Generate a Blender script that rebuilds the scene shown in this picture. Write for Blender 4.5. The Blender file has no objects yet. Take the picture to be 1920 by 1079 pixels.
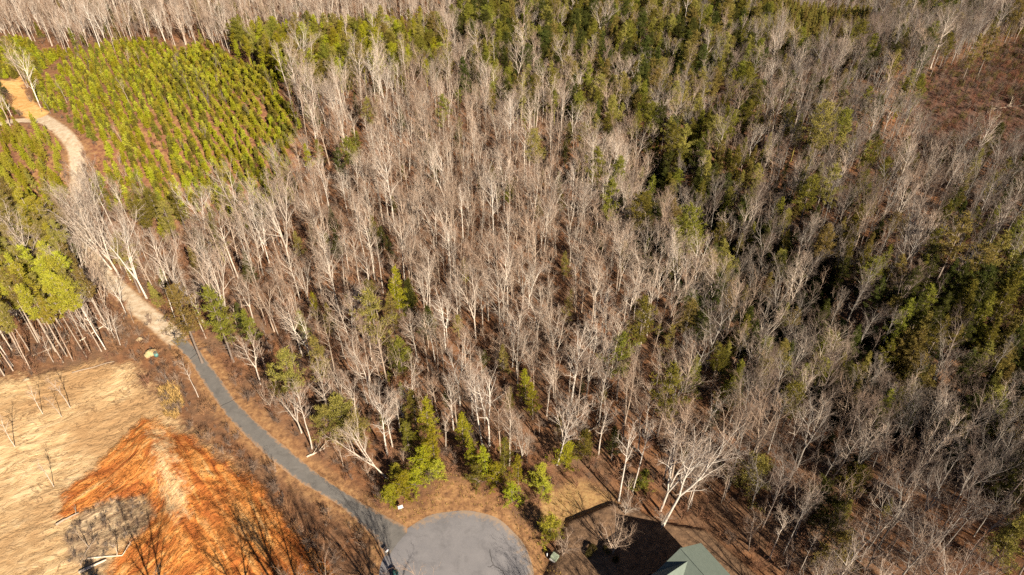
import bpy, math, random
import numpy as np
from math import radians, sin, cos, pi

S = bpy.context.scene
COL = S.collection

# ------------------------------------------------------------------ camera, sky, sun, exposure
CAM_H, PITCH, F = 105.0, radians(38.5), 1280.0        # metres above the cul-de-sac, depression, focal length in photo pixels
W, H = 1920.0, 1079.0
cam_data = bpy.data.cameras.new("camera")
cam_data.sensor_width = 36.0
cam_data.lens = 36.0 * F / W
cam_data.clip_start = 0.5
cam_data.clip_end = 6000.0
cam = bpy.data.objects.new("camera", cam_data)
COL.objects.link(cam)
cam.location = (0, 0, CAM_H)
cam.rotation_euler = (pi / 2 - PITCH, 0, 0)
S.camera = cam

SUN_EL = radians(31.0)
SUN_AZ = math.atan2(0.56, -0.83)                      # clockwise from +Y: where the sun stands
sun_dir = (sin(SUN_AZ) * cos(SUN_EL), cos(SUN_AZ) * cos(SUN_EL), sin(SUN_EL))
world = bpy.data.worlds.new("World")
S.world = world
world.use_nodes = True
wn = world.node_tree
bg = wn.nodes["Background"]
sky = wn.nodes.new("ShaderNodeTexSky")
sky.sky_type = 'NISHITA'
sky.sun_disc = False
sky.sun_elevation = SUN_EL
sky.sun_rotation = SUN_AZ
sky.air_density = 0.3
sky.dust_density = 0.1
wn.links.new(sky.outputs[0], bg.inputs[0])
bg.inputs[1].default_value = 0.05
sl = bpy.data.lights.new("sun", 'SUN')
sl.energy = 5.0
sl.angle = radians(0.5)
sl.color = (1.0, 0.89, 0.73)
so = bpy.data.objects.new('sun', sl)
COL.objects.link(so)
from mathutils import Vector
so.rotation_euler = Vector(sun_dir).to_track_quat('Z', 'Y').to_euler()
S.view_settings.view_transform = 'Standard'
S.view_settings.look = 'None'
S.view_settings.exposure = 1.25
S.view_settings.gamma = 1.0
S.cycles.max_bounces = 4
S.cycles.diffuse_bounces = 1
S.cycles.use_denoising = False
S.cycles.transmission_bounces = 2
S.cycles.caustics_reflective = False
S.cycles.caustics_refractive = False

rnd = random.Random(11)
nr = np.random.default_rng(5)

# ------------------------------------------------------------------ photograph pixel <-> ground
def proj(x, y, z):
    dn = CAM_H - z
    dep = y * cos(PITCH) + dn * sin(PITCH)
    up = y * sin(PITCH) - dn * cos(PITCH)
    return W / 2 + F * x / dep, H / 2 - F * up / dep, dep

def flat(px, py, h=0.0):
    v = (py - H / 2) / F
    d = sin(PITCH) + v * cos(PITCH)
    z = (CAM_H - h) / d
    return (z * (px - W / 2) / F, z * (cos(PITCH) - v * sin(PITCH)))

def sstep(a, b, x):
    t = np.clip((x - a) / (b - a), 0, 1)
    return t * t * (3 - 2 * t)

def seg_dist(x, y, pts):
    x = np.asarray(x, float); y = np.asarray(y, float)
    best = np.full(np.broadcast(x, y).shape, 1e9)
    for (ax, ay), (bx, by) in zip(pts[:-1], pts[1:]):
        dx, dy = bx - ax, by - ay
        t = np.clip(((x - ax) * dx + (y - ay) * dy) / (dx * dx + dy * dy + 1e-9), 0, 1)
        best = np.minimum(best, np.hypot(x - ax - t * dx, y - ay - t * dy))
    return best

def sd_poly(x, y, pts):                               # signed: negative inside
    x = np.asarray(x, float); y = np.asarray(y, float)
    d = seg_dist(x, y, list(pts) + [pts[0]])
    ins = np.zeros(d.shape, bool)
    n = len(pts)
    for i in range(n):
        ax, ay = pts[i]; bx, by = pts[(i + 1) % n]
        c = ((ay > y) != (by > y)) & (x < (bx - ax) * (y - ay) / (by - ay + 1e-12) + ax)
        ins ^= c
    return np.where(ins, -d, d)

G = lambda pts, h=0.0: [flat(p[0], p[1], h) for p in pts]
RAVINE = G([(1190, 300), (1270, 370), (1370, 450), (1440, 540), (1520, 630), (1640, 690), (1780, 730), (1960, 770)])
YARD = G([(1066, 982), (1150, 946), (1192, 958), (1245, 985), (1320, 1000), (1420, 1090), (1420, 1200), (1015, 1200), (1020, 1100), (1050, 1030)])
KN = flat(280, 230); RS = flat(1750, 190)

def terrain(x, y):
    x = np.asarray(x, float); y = np.asarray(y, float)
    z = 0.35 * np.sin(x * 0.11 + 1.3) * np.sin(y * 0.09 + 0.4) + 0.2 * np.sin(x * 0.23 + y * 0.19)
    far = sstep(120, 260, y)
    z = z + far * 1.8 * np.sin(x * 0.035 + 0.5) * np.sin(y * 0.04 + 1.0)
    z = z - 11.0 * np.exp(-(seg_dist(x, y, RAVINE) / 17.0) ** 2)
    z = z + 9.0 * np.exp(-((x - KN[0]) / 70) ** 2 - ((y - KN[1]) / 50) ** 2)
    z = z + 9.0 * np.exp(-((x - RS[0]) / 60) ** 2 - ((y - RS[1]) / 55) ** 2)
    z = z + 10.0 * np.exp(-((x - 92) / 30) ** 2 - ((y - 46) / 30) ** 2)  # rise added so the lower right slopes away from the sun and darkens
    z = z - 34.0 * sstep(325, 400, y) * sstep(120, 185, x)
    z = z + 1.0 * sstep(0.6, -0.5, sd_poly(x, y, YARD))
    return z

_TX, _TY = np.arange(-420, 421, 2.0), np.arange(-60, 561, 2.0)
_TZ = terrain(*np.meshgrid(_TX, _TY)).astype(float)
def tz(x, y):                                          # height read off a 2 m table away from the yard step
    if not (-410 < x < 410 and -50 < y < 550) or (-5 < x < 60 and 30 < y < 80): return float(terrain(np.array([x]), np.array([y]))[0])
    u, v = (x + 420) / 2, (y + 60) / 2; i, j = int(u), int(v); u -= i; v -= j
    return float((_TZ[j, i] * (1 - u) + _TZ[j, i + 1] * u) * (1 - v) + (_TZ[j + 1, i] * (1 - u) + _TZ[j + 1, i + 1] * u) * v)

def at(px, py, h=0.0):                                # ground point whose height h stands on that pixel
    x, y = flat(px, py, h)
    for _ in range(10):
        x, y = flat(px, py, h + tz(x, y))
    return x, y

# ------------------------------------------------------------------ mesh helpers
class MB:
    def __init__(self): self.v = []; self.f = []; self.m = []
    def tube(self, pts, rad, sides=4, cap=False, mat=0):
        base = len(self.v); n = len(pts)
        for i, p in enumerate(pts):
            a = pts[max(i - 1, 0)]; b = pts[min(i + 1, n - 1)]
            d = Vector((b[0] - a[0], b[1] - a[1], b[2] - a[2]))
            if d.length < 1e-6: d = Vector((0, 0, 1))
            d.normalize()
            u = d.orthogonal().normalized() if i == 0 else (u - d * u.dot(d)).normalized()
            w = d.cross(u)
            for k in range(sides):
                c, s_ = cos(2 * pi * k / sides) * rad[i], sin(2 * pi * k / sides) * rad[i]
                self.v.append((p[0] + u.x * c + w.x * s_, p[1] + u.y * c + w.y * s_, p[2] + u.z * c + w.z * s_))
        for i in range(n - 1):
            for k in range(sides):
                k2 = (k + 1) % sides; a = base + i * sides
                self.f.append((a + k, a + k2, a + sides + k2, a + sides + k)); self.m.append(mat)
        if cap:
            self.f.append(tuple(base + (n - 1) * sides + k for k in range(sides))); self.m.append(mat)
            self.f.append(tuple(base + k for k in reversed(range(sides)))); self.m.append(mat)
    def poly(self, pts, mat=0):
        b = len(self.v); self.v.extend(tuple(p) for p in pts)
        self.f.append(tuple(range(b, b + len(pts)))); self.m.append(mat)
    def box(self, c, s, rot=0.0, mat=0):
        b = len(self.v); cr, sr = cos(rot), sin(rot)
        for dz in (-1, 1):
            for dx, dy in ((-1, -1), (1, -1), (1, 1), (-1, 1)):
                x, y = dx * s[0] / 2, dy * s[1] / 2
                self.v.append((c[0] + x * cr - y * sr, c[1] + x * sr + y * cr, c[2] + dz * s[2] / 2))
        for q in ((3, 2, 1, 0), (4, 5, 6, 7), (0, 1, 5, 4), (1, 2, 6, 5), (2, 3, 7, 6), (3, 0, 4, 7)):
            self.f.append(tuple(b + i for i in q)); self.m.append(mat)
    def data(self, name, mats, smooth=False):
        me = bpy.data.meshes.new(name)
        me.from_pydata(self.v, [], self.f)
        for m in mats: me.materials.append(m)
        if len(mats) > 1: me.polygons.foreach_set('material_index', self.m)
        if smooth: me.polygons.foreach_set('use_smooth', [True] * len(self.f))
        me.update()
        return me
    def merged(self, other, mat_shift):
        o = MB(); o.v = self.v + other.v; b = len(self.v)
        o.f = self.f + [tuple(i + b for i in q) for q in other.f]
        o.m = [0] * len(self.f) + [mat_shift] * len(other.f)
        return o

def link(name, data, parent=None, loc=None, rz=0.0):
    o = bpy.data.objects.new(name, data); COL.objects.link(o)
    if parent is not None: o.parent = parent
    if loc is not None: o.location = loc
    if rz: o.rotation_euler = (0, 0, rz)
    return o

def tag(o, label=None, cat=None, group=None, kind=None):
    if label: o['label'] = label
    if cat: o['category'] = cat
    if group: o['group'] = group
    if kind: o['kind'] = kind
    return o

# ------------------------------------------------------------------ materials
class N:
    def __init__(self, name):
        self.mat = bpy.data.materials.new(name); self.mat.use_nodes = True
        self.t = self.mat.node_tree; self.t.nodes.clear()
        self.out = self.t.nodes.new('ShaderNodeOutputMaterial')
    def n(self, kind, **kw):
        nd = self.t.nodes.new(kind)
        for k, v in kw.items(): setattr(nd, k, v)
        return nd
    def l(self, a, b): self.t.links.new(a, b)
    def pos(self, scale=(1, 1, 1), rot=0.0):
        g = self.n('ShaderNodeNewGeometry'); m = self.n('ShaderNodeMapping', vector_type='TEXTURE')
        self.l(g.outputs['Position'], m.inputs['Vector'])
        m.inputs['Scale'].default_value = tuple(1 / v for v in scale); m.inputs['Rotation'].default_value = (0, 0, rot)
        return m.outputs[0]
    def noise(self, scale, vec=None, detail=4.0, rough=0.55, dist=0.0):
        x = self.n('ShaderNodeTexNoise'); x.inputs['Scale'].default_value = scale
        x.inputs['Detail'].default_value = detail; x.inputs['Roughness'].default_value = rough
        x.inputs['Distortion'].default_value = dist
        self.l(vec if vec is not None else self.pos(), x.inputs['Vector'])
        return x.outputs['Fac']
    def ramp(self, fac, stops):
        r = self.n('ShaderNodeValToRGB'); e = r.color_ramp.elements
        while len(e) < len(stops): e.new(0.5)
        for el, (p, c) in zip(e, stops):
            el.position = p; el.color = (*c, 1) if not isinstance(c, (int, float)) else (c, c, c, 1)
        self.l(fac, r.inputs[0]); return r.outputs[0]
    def mix(self, fac, a, b, mode='MIX'):
        m = self.n('ShaderNodeMix', data_type='RGBA', blend_type=mode)
        for s_, v in ((m.inputs[0], fac), (m.inputs[6], a), (m.inputs[7], b)):
            if isinstance(v, (int, float)): s_.default_value = v
            elif isinstance(v, tuple): s_.default_value = (*v, 1)
            else: self.l(v, s_)
        return m.outputs[2]
    def math(self, op, a, b=None, c=None, clamp=False):
        m = self.n('ShaderNodeMath', operation=op, use_clamp=clamp)
        for s_, v in zip(m.inputs, (a, b, c)):
            if v is None: continue
            if isinstance(v, (int, float)): s_.default_value = v
            else: self.l(v, s_)
        return m.outputs[0]
    def attr(self, name):
        a = self.n('ShaderNodeAttribute', attribute_name=name); return a
    def bump(self, h, strength=0.5, dist=0.1, normal=None):
        b = self.n('ShaderNodeBump'); b.inputs['Strength'].default_value = strength
        b.inputs['Distance'].default_value = dist; self.l(h, b.inputs['Height'])
        if normal is not None: self.l(normal, b.inputs['Normal'])
        return b.outputs[0]
    def done(self, color, rough=0.9, normal=None, metallic=0.0, spec=0.2):
        p = self.n('ShaderNodeBsdfPrincipled')
        if isinstance(color, tuple): p.inputs['Base Color'].default_value = (*color, 1)
        else: self.l(color, p.inputs['Base Color'])
        if isinstance(rough, (int, float)): p.inputs['Roughness'].default_value = rough
        else: self.l(rough, p.inputs['Roughness'])
        p.inputs['Metallic'].default_value = metallic
        p.inputs['Specular IOR Level'].default_value = spec
        if normal is not None: self.l(normal, p.inputs['Normal'])
        self.l(p.outputs[0], self.out.inputs[0]); return self.mat

def simple(name, col, rough=0.7, var=0.15, scale=6.0, metallic=0.0):
    m = N(name); f = m.noise(scale)
    c = m.mix(f, tuple(v * (1 - var) for v in col), tuple(min(1, v * (1 + var)) for v in col))
    return m.done(c, rough, m.bump(m.noise(scale * 6), 0.2, 0.02), metallic)

def bark_material(name, mul):
    m = N(name); oi = m.n('ShaderNodeObjectInfo')
    v = m.math('MULTIPLY_ADD', oi.outputs['Random'], 0.35, 0.82)
    tc = m.n('ShaderNodeTexCoord')
    f = m.noise(1.3, tc.outputs['Object'], 5.0, 0.65)
    c = m.mix(f, tuple(0.62 * k for k in mul), tuple(1.30 * k for k in mul))
    tint = m.n('ShaderNodeAttribute', attribute_type='INSTANCER', attribute_name='tint')
    c = m.mix(1.0, c, tint.outputs['Color'], 'MULTIPLY')
    vv = m.n('ShaderNodeCombineColor')
    for i in range(3): m.l(v, vv.inputs[i])
    c = m.mix(1.0, c, vv.outputs[0], 'MULTIPLY')
    return m.done(c, 0.9, None, 0, 0.1)

def needle_material(name):
    m = N(name); oi = m.n('ShaderNodeObjectInfo'); tc = m.n('ShaderNodeTexCoord')
    f = m.noise(0.9, tc.outputs['Object'], 3.0, 0.6)
    c = m.mix(f, (0.62, 0.70, 0.66), (1.32, 1.2, 1.1))
    tint = m.n('ShaderNodeAttribute', attribute_type='INSTANCER', attribute_name='tint')
    c = m.mix(1.0, c, tint.outputs['Color'], 'MULTIPLY')
    hs = m.n('ShaderNodeHueSaturation')
    m.l(m.math('MULTIPLY_ADD', oi.outputs['Random'], 0.05, 0.475), hs.inputs['Hue'])
    m.l(m.math('MULTIPLY_ADD', oi.outputs['Random'], 0.4, 0.8), hs.inputs['Value'])
    m.l(c, hs.inputs['Color'])
    d = m.n('ShaderNodeBsdfDiffuse'); t = m.n('ShaderNodeBsdfTranslucent'); x = m.n('ShaderNodeMixShader')
    m.l(hs.outputs[0], d.inputs[0]); m.l(hs.outputs[0], t.inputs[0]); x.inputs[0].default_value = 0.3
    m.l(d.outputs[0], x.inputs[1]); m.l(t.outputs[0], x.inputs[2]); m.l(x.outputs[0], m.out.inputs[0])
    return m.mat

BARK = bark_material("bark", (1.0, 0.97, 0.93))
TWIG = bark_material("twigs", (0.77, 0.67, 0.60))
NEEDLE = needle_material("needles")
C_GREY = (0.265, 0.24, 0.215)
C_PALE, C_TAN, C_BROWN, C_WHITE = (0.47, 0.41, 0.35), (0.36, 0.285, 0.225), (0.205, 0.165, 0.14), (0.58, 0.53, 0.47)
P_DARK, P_MID, P_OLIVE, P_BRIGHT, P_YOUNG = (0.080, 0.085, 0.022), (0.190, 0.176, 0.032), (0.265, 0.220, 0.062), (0.315, 0.300, 0.024), (0.370, 0.335, 0.045)

# ------------------------------------------------------------------ ground
CLAY = G([(268, 778), (300, 797), (350, 818), (405, 850), (440, 878), (482, 908), (540, 985), (600, 1042), (650, 1100), (640, 1200), (150, 1200), (200, 1079),
          (232, 1015), (262, 1000), (285, 962), (272, 932), (205, 938), (160, 962), (118, 975), (100, 968), (130, 918), (165, 884), (200, 848)])
STRAW = G([(-200, 745), (0, 716), (60, 706), (130, 690), (200, 681), (250, 690), (285, 740), (330, 790), (400, 845), (450, 890), (520, 990), (570, 1079), (600, 1200), (-300, 1200)])
CHIPS = G([(150, 965), (200, 940), (272, 934), (284, 960), (258, 1000), (225, 1015), (195, 1060), (130, 1060), (120, 1010)])
SANDY = G([(285, 800), (312, 815), (330, 880), (352, 935), (362, 975), (330, 990), (305, 930), (292, 860)])
TRACK = G([(330, 636), (300, 610), (272, 588), (235, 555), (196, 520), (172, 486), (158, 445), (154, 400), (158, 345), (157, 315), (146, 298), (130, 282), (104, 263), (85, 250), (64, 232), (44, 208), (30, 180), (14, 172), (-60, 165)])
TRACK_SIDE = G([(104, 263), (60, 260), (28, 262), (0, 268), (-60, 285)])
FORK = G([(-80, 160), (0, 168), (28, 164), (52, 152), (48, 172), (44, 190), (54, 216), (36, 206), (14, 196), (0, 192), (-80, 196)])
PLANT_MAIN = G([(66, 178), (130, 108), (260, 88), (400, 97), (440, 125), (535, 178), (575, 300), (560, 370), (490, 425), (345, 440), (235, 410), (182, 370), (172, 300), (140, 270), (80, 225)])
PLANT_TOP = G([(-60, 84), (0, 78), (85, 80), (128, 106), (80, 165), (64, 182), (52, 150), (28, 162), (0, 166), (-60, 158)])
PLANT_LEFT = G([(-60, 195), (0, 200), (38, 216), (62, 245), (20, 256), (-60, 265)])
PLANT_LOW = G([(-60, 285), (0, 275), (70, 266), (112, 280), (134, 310), (142, 380), (136, 440), (100, 470), (-60, 470)])
CLEARCUT = G([(1688, 238), (1728, 192), (1790, 145), (1900, 88), (1990, 60), (1990, 330), (1850, 318), (1770, 325), (1690, 300)])
VERGE = G([(700, 1000), (720, 950), (790, 940), (820, 880), (870, 890), (930, 930), (1000, 965), (1050, 930), (1120, 915), (1150, 945), (1060, 985), (1020, 1010), (1060, 1100), (1000, 1200), (700, 1200)])
VERGE_IN = G([(690, 985), (735, 955), (800, 945), (830, 900), (865, 900), (915, 935), (985, 985), (1010, 1010), (1040, 1079), (1040, 1200), (700, 1200)])
LAWN = G([(1010, 935), (1080, 905), (1140, 920), (1155, 942), (1070, 980), (1020, 990)])
CIRCLE_C, CIRCLE_R = (-9.0, 56.9), 12.5
ROAD_L = [(320, 641), (351, 670), (371, 701), (393, 735), (413, 763), (431, 786), (455, 812), (500, 855), (565, 904), (625, 940), (678, 985), (712, 1026), (735, 1079), (748, 1130)]
ROAD_R = [(340, 630), (374, 658), (395, 686), (417, 715), (439, 749), (459, 771), (483, 794), (531, 835), (592, 885), (652, 926), (714, 964), (762, 991), (800, 1030), (860, 1100)]
ROAD_MID = G([((a[0] + b[0]) / 2, (a[1] + b[1]) / 2) for a, b in zip(ROAD_L, ROAD_R)])
ORANGE_BANK = G([(300, 590), (350, 625), (400, 680), (450, 745), (500, 790), (560, 850)])

SPL = G([(285, 790), (345, 1000)])
_d = Vector((SPL[1][0] - SPL[0][0], SPL[1][1] - SPL[0][1])).normalized(); NRM = (-_d.y, _d.x)

def build_ground():
    fine_x = np.arange(-330, 331, 0.8); xs = np.concatenate([[-2500, -1400, -800, -500, -400], fine_x, [400, 500, 800, 1400, 2500]])
    ys = np.concatenate([[-1500, -600, -200, -60, -20, 0, 15, 25], np.arange(32, 130, 0.5), np.arange(130, 290, 1.1), np.arange(290, 470, 2.2), [480, 500, 540, 600, 800, 1200, 2500]])
    X, Y = np.meshgrid(xs, ys); nx, ny = len(xs), len(ys)
    x, y = X.ravel(), Y.ravel()
    z = terrain(x, y)
    soft = lambda d, w: np.clip(0.5 - d / (2 * w), 0, 1)
    near = y < 140
    wob = 0.45 * np.sin(x * .55 + 1.7 * np.sin(y * .4)) + 0.3 * np.sin(y * 1.1 - x * .7) + 0.3 * np.sin(x * 2.1 + y * 1.7)
    clay = soft(sd_poly(x, y, CLAY) + wob, 1.8); straw = soft(sd_poly(x, y, STRAW) + wob, 3.6)
    track = np.maximum(soft(seg_dist(x, y, TRACK) - 2.1, 1.0), soft(seg_dist(x, y, TRACK_SIDE) - 1.6, 0.8))
    fork = np.maximum(soft(sd_poly(x, y, FORK) + 2.5 * wob, 3.5), soft(seg_dist(x, y, TRACK[13:]) - 3.4, 1.5))
    bank = np.maximum(soft(seg_dist(x, y, ORANGE_BANK) - 1.0, 2.2), soft(sd_poly(x, y, VERGE_IN), 2.0))
    bank = np.maximum(bank, soft(seg_dist(x, y, ROAD_MID) - 3.6, 1.6) * 0.8)
    bank = np.maximum(bank, soft(seg_dist(x, y, TRACK) - 4.0, 2.0) * 0.7)
    chips = soft(sd_poly(x, y, CHIPS) + wob, 1.8); sandy = soft(sd_poly(x, y, SANDY) + wob, 2.4)
    plant = np.zeros_like(x)
    for p in (PLANT_MAIN, PLANT_TOP, PLANT_LEFT, PLANT_LOW): plant = np.maximum(plant, soft(sd_poly(x, y, p), 5.0))
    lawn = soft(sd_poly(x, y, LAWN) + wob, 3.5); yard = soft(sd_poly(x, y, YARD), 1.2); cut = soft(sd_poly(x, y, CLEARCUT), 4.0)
    # graded clay and the straw slope are rutted: real relief
    z = z + clay * (0.16 * np.sin((x * 0.62 + y * 1.0) * 2.0 + 1.2 * np.sin(x * 0.5)) * np.sin(x * 0.35 - y * 0.2 + 1) ** 2)
    z = z + np.where(near, 0.07 * straw * np.sin(x * .21 + y * .13) * np.sin(x * 0.9 - y * 2.1 + 1.5 * np.sin(y * 0.6 + x * 0.3)), 0) + chips * 0.25 * np.sin(x * 1.7) * np.sin(y * 1.9 + x)
    dr = (x - SPL[0][0]) * NRM[0] + (y - SPL[0][1]) * NRM[1]
    z = z + clay * np.where(dr > 0, 2.0 * np.exp(-(dr / 9.0) ** 2), 2.0 * np.exp(-(dr / 4.5) ** 2)) * sstep(0, 6, -sd_poly(x, y, CLAY))
    z = z - fork * 0.2
    idx = np.arange(nx * ny).reshape(ny, nx)
    quads = np.stack([idx[:-1, :-1], idx[:-1, 1:], idx[1:, 1:], idx[1:, :-1]], -1).reshape(-1, 4)
    cls = np.zeros(nx * ny, int)
    cls[straw > 0.5] = 1; cls[clay > 0.5] = 2; cls[(np.maximum(track, fork) > 0.5)] = 3
    qc = cls[quads[:, 0]]
    V = np.stack([x, y, z], 1)
    A1 = np.stack([straw, clay, track, fork], 1); A2 = np.stack([bank, chips, sandy, plant], 1); A3 = np.stack([lawn, yard, cut, np.clip(0.5 + ((x - SPL[0][0]) * (SPL[1][1] - SPL[0][1]) - (y - SPL[0][1]) * (SPL[1][0] - SPL[0][0])) / (math.dist(*SPL) * 8) * -1, 0, 1)], 1)
    for k, name in enumerate(('ground', 'straw_covered_slope', 'clay_clearing', 'dirt_road')):
        q = quads[qc == k]
        used, inv = np.unique(q.ravel(), return_inverse=True)
        me = bpy.data.meshes.new(name)
        me.vertices.add(len(used)); me.vertices.foreach_set('co', V[used].astype(np.float32).ravel())
        me.loops.add(q.size); me.loops.foreach_set('vertex_index', inv.astype(np.int32).ravel())
        me.polygons.add(len(q)); me.polygons.foreach_set('loop_start', np.arange(0, q.size, 4, dtype=np.int32))
        me.polygons.foreach_set('loop_total', np.full(len(q), 4, np.int32))
        me.polygons.foreach_set('use_smooth', np.ones(len(q), bool))
        for nm, A in (('cover_a', A1), ('cover_b', A2), ('cover_c', A3)):
            at_ = me.attributes.new(nm, 'FLOAT_COLOR', 'POINT'); at_.data.foreach_set('color', A[used].astype(np.float32).ravel())
        me.update(calc_edges=True); me.validate()
        me.materials.append(GROUND)
        tag(link(name, me), kind='structure')

def ground_material():
    m = N("ground_cover")
    A, B, Cc = m.attr('cover_a'), m.attr('cover_b'), m.attr('cover_c')
    def chan(a):
        s = m.n('ShaderNodeSeparateColor'); m.l(a.outputs['Color'], s.inputs[0]); return s.outputs[0], s.outputs[1], s.outputs[2], a.outputs['Alpha']
    straw, clay, track, fork = chan(A); bank, chips, sandy, plant = chan(B); lawn, yard, cut, side = chan(Cc)
    n_edge = m.noise(0.9, None, 6, 0.65); n_big = m.noise(0.07, None, 4, 0.6); n_mid = m.noise(0.45, None, 6, 0.65); n_fine = m.noise(4.0, None, 5, 0.7)
    def mask(a, k=0.75):
        t = m.math('MULTIPLY_ADD', m.math('SUBTRACT', n_edge, 0.5), k, a)
        r = m.n('ShaderNodeMapRange'); r.interpolation_type = 'SMOOTHSTEP'
        r.inputs[1].default_value = 0.22; r.inputs[2].default_value = 0.78; m.l(t, r.inputs[0])
        return m.math('MULTIPLY', r.outputs[0], m.math('GREATER_THAN', a, 0.003))
    # leaf litter under the trees
    litter = m.ramp(n_mid, [(0.28, (0.040, 0.022, 0.014)), (0.44, (0.125, 0.055, 0.028)), (0.57, (0.215, 0.092, 0.040)), (0.75, (0.30, 0.15, 0.072))])
    litter = m.mix(m.ramp(n_big, [(0.42, 0.0), (0.62, 0.7)]), litter, (0.145, 0.095, 0.062))
    litter = m.mix(m.ramp(n_fine, [(0.4, 0.0), (0.7, 0.6)]), litter, (0.27, 0.155, 0.085))
    col = litter
    scrub = m.ramp(m.noise(0.6, None, 6, 0.7), [(0.3, (0.11, 0.052, 0.034)), (0.48, (0.23, 0.105, 0.058)), (0.6, (0.31, 0.175, 0.075)), (0.78, (0.45, 0.26, 0.14))])
    col = m.mix(mask(plant), col, scrub)
    col = m.mix(mask(cut), col, m.ramp(m.noise(0.5, None, 6, 0.7), [(0.3, (0.04, 0.024, 0.02)), (0.55, (0.12, 0.064, 0.045)), (0.8, (0.22, 0.13, 0.07))]))
    bankc = m.ramp(m.noise(0.8, None, 7, 0.7), [(0.30, (0.09, 0.048, 0.028)), (0.46, (0.24, 0.125, 0.06)), (0.60, (0.36, 0.20, 0.09)), (0.78, (0.47, 0.33, 0.17))])
    col = m.mix(mask(bank), col, bankc)
    col = m.mix(mask(lawn), col, m.ramp(m.noise(1.4, None, 6, 0.7), [(0.3, (0.20, 0.105, 0.05)), (0.5, (0.34, 0.205, 0.088)), (0.7, (0.42, 0.29, 0.125)), (0.85, (0.28, 0.23, 0.09))]))
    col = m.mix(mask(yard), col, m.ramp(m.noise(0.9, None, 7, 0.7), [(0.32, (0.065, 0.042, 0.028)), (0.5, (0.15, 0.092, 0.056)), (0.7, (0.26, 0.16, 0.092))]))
    # straw mulch, combed along the slope, with dark eroded wrinkles
    st_v = m.pos((0.55, 1.25, 1), radians(30))
    st = m.noise(0.65, st_v, 8, 0.58, 0.9)
    strawc = m.ramp(st, [(0.22, (0.24, 0.14, 0.07)), (0.36, (0.46, 0.30, 0.15)), (0.52, (0.60, 0.415, 0.22)), (0.75, (0.70, 0.53, 0.32))])
    strawc = m.mix(m.ramp(n_big, [(0.40, 0.0), (0.60, 0.9)]), strawc, (0.38, 0.225, 0.105))
    wr = m.noise(0.26, m.pos((0.5, 1.2, 1), radians(24)), 7, 0.62, 1.8)
    wrinkle = m.ramp(wr, [(0.478, 0.0), (0.498, 1.0), (0.502, 1.0), (0.522, 0.0)])
    strawc = m.mix(m.math('MULTIPLY', m.math('MULTIPLY', wrinkle, m.ramp(m.noise(0.12), [(0.36, 0.1), (0.55, 1.0)])), 0.85), strawc, (0.15, 0.085, 0.045))
    ms = mask(straw, 1.1)
    col = m.mix(ms, col, strawc)
    # red clay with dozer ruts
    cl_v = m.pos((0.22, 1.25, 1), radians(56)); cl_w = m.pos((0.2, 1.1, 1), radians(-48))
    cmixed = m.n('ShaderNodeMix', data_type='FLOAT'); m.l(m.math('MULTIPLY_ADD', m.math('SUBTRACT', n_mid, 0.5), 0.9, side, clamp=True), cmixed.inputs[0])
    m.l(m.noise(0.55, cl_v, 6, 0.52, 0.7), cmixed.inputs[2]); m.l(m.noise(0.55, cl_w, 6, 0.52, 0.9), cmixed.inputs[3]); cl = cmixed.outputs[0]
    clayc = m.ramp(cl, [(0.28, (0.20, 0.055, 0.018)), (0.41, (0.44, 0.138, 0.034)), (0.52, (0.58, 0.225, 0.056)), (0.63, (0.66, 0.33, 0.11)), (0.76, (0.72, 0.50, 0.26))])
    clayc = m.mix(m.ramp(m.noise(0.16, None, 3), [(0.45, 0.0), (0.65, 0.6)]), clayc, (0.31, 0.09, 0.026))
    cw = m.noise(0.4, m.pos((0.5, 1.1, 1), radians(50)), 6, 0.6, 1.8)
    cwr = m.ramp(cw, [(0.482, 0.0), (0.498, 1.0), (0.502, 1.0), (0.518, 0.0)])
    clayc = m.mix(m.math('MULTIPLY', cwr, 0.6), clayc, (0.13, 0.04, 0.016))
    mc = mask(clay, 0.8)
    col = m.mix(mc, col, clayc)
    col = m.mix(m.math('MULTIPLY', mask(sandy, 1.3), 0.75), col, m.ramp(m.noise(1.3, cl_w, 6, 0.7), [(0.3, (0.62, 0.31, 0.12)), (0.55, (0.76, 0.54, 0.29)), (0.8, (0.80, 0.66, 0.43))]))
    col = m.mix(m.math('MULTIPLY', mask(chips, 0.9), 0.92), col, m.ramp(m.noise(0.55, m.pos((0.4, 1.2, 1), radians(50)), 9, 0.78, 1.2), [(0.36, (0.05, 0.035, 0.028)), (0.46, (0.20, 0.13, 0.08)), (0.56, (0.42, 0.30, 0.18)), (0.68, (0.62, 0.48, 0.31))]))
    # tracks
    grav = m.ramp(m.noise(0.7, None, 7, 0.6), [(0.3, (0.38, 0.27, 0.17)), (0.55, (0.52, 0.41, 0.29)), (0.8, (0.62, 0.53, 0.42))])
    col = m.mix(mask(track, 0.5), col, grav)
    col = m.mix(mask(fork, 0.6), col, m.ramp(m.noise(0.6, None, 6, 0.65), [(0.3, (0.58, 0.26, 0.075)), (0.55, (0.70, 0.42, 0.16)), (0.8, (0.74, 0.55, 0.30))]))
    n1 = m.bump(n_fine, 0.35, 0.08)
    n2 = m.bump(n_mid, 0.6, 0.35, n1)
    hs = m.math('ADD', m.math('MULTIPLY', st, ms), m.math('MULTIPLY', m.math('MULTIPLY', wrinkle, ms), -0.2))
    n3 = m.bump(hs, 0.6, 0.45, n2)
    hc = m.math('ADD', m.math('MULTIPLY', cl, mc), m.math('MULTIPLY', m.math('MULTIPLY', cwr, mc), -0.35))
    n4 = m.bump(hc, 0.9, 0.6, n3)
    return m.done(col, 0.95, n4, 0, 0.08)
GROUND = ground_material()
build_ground()

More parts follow.
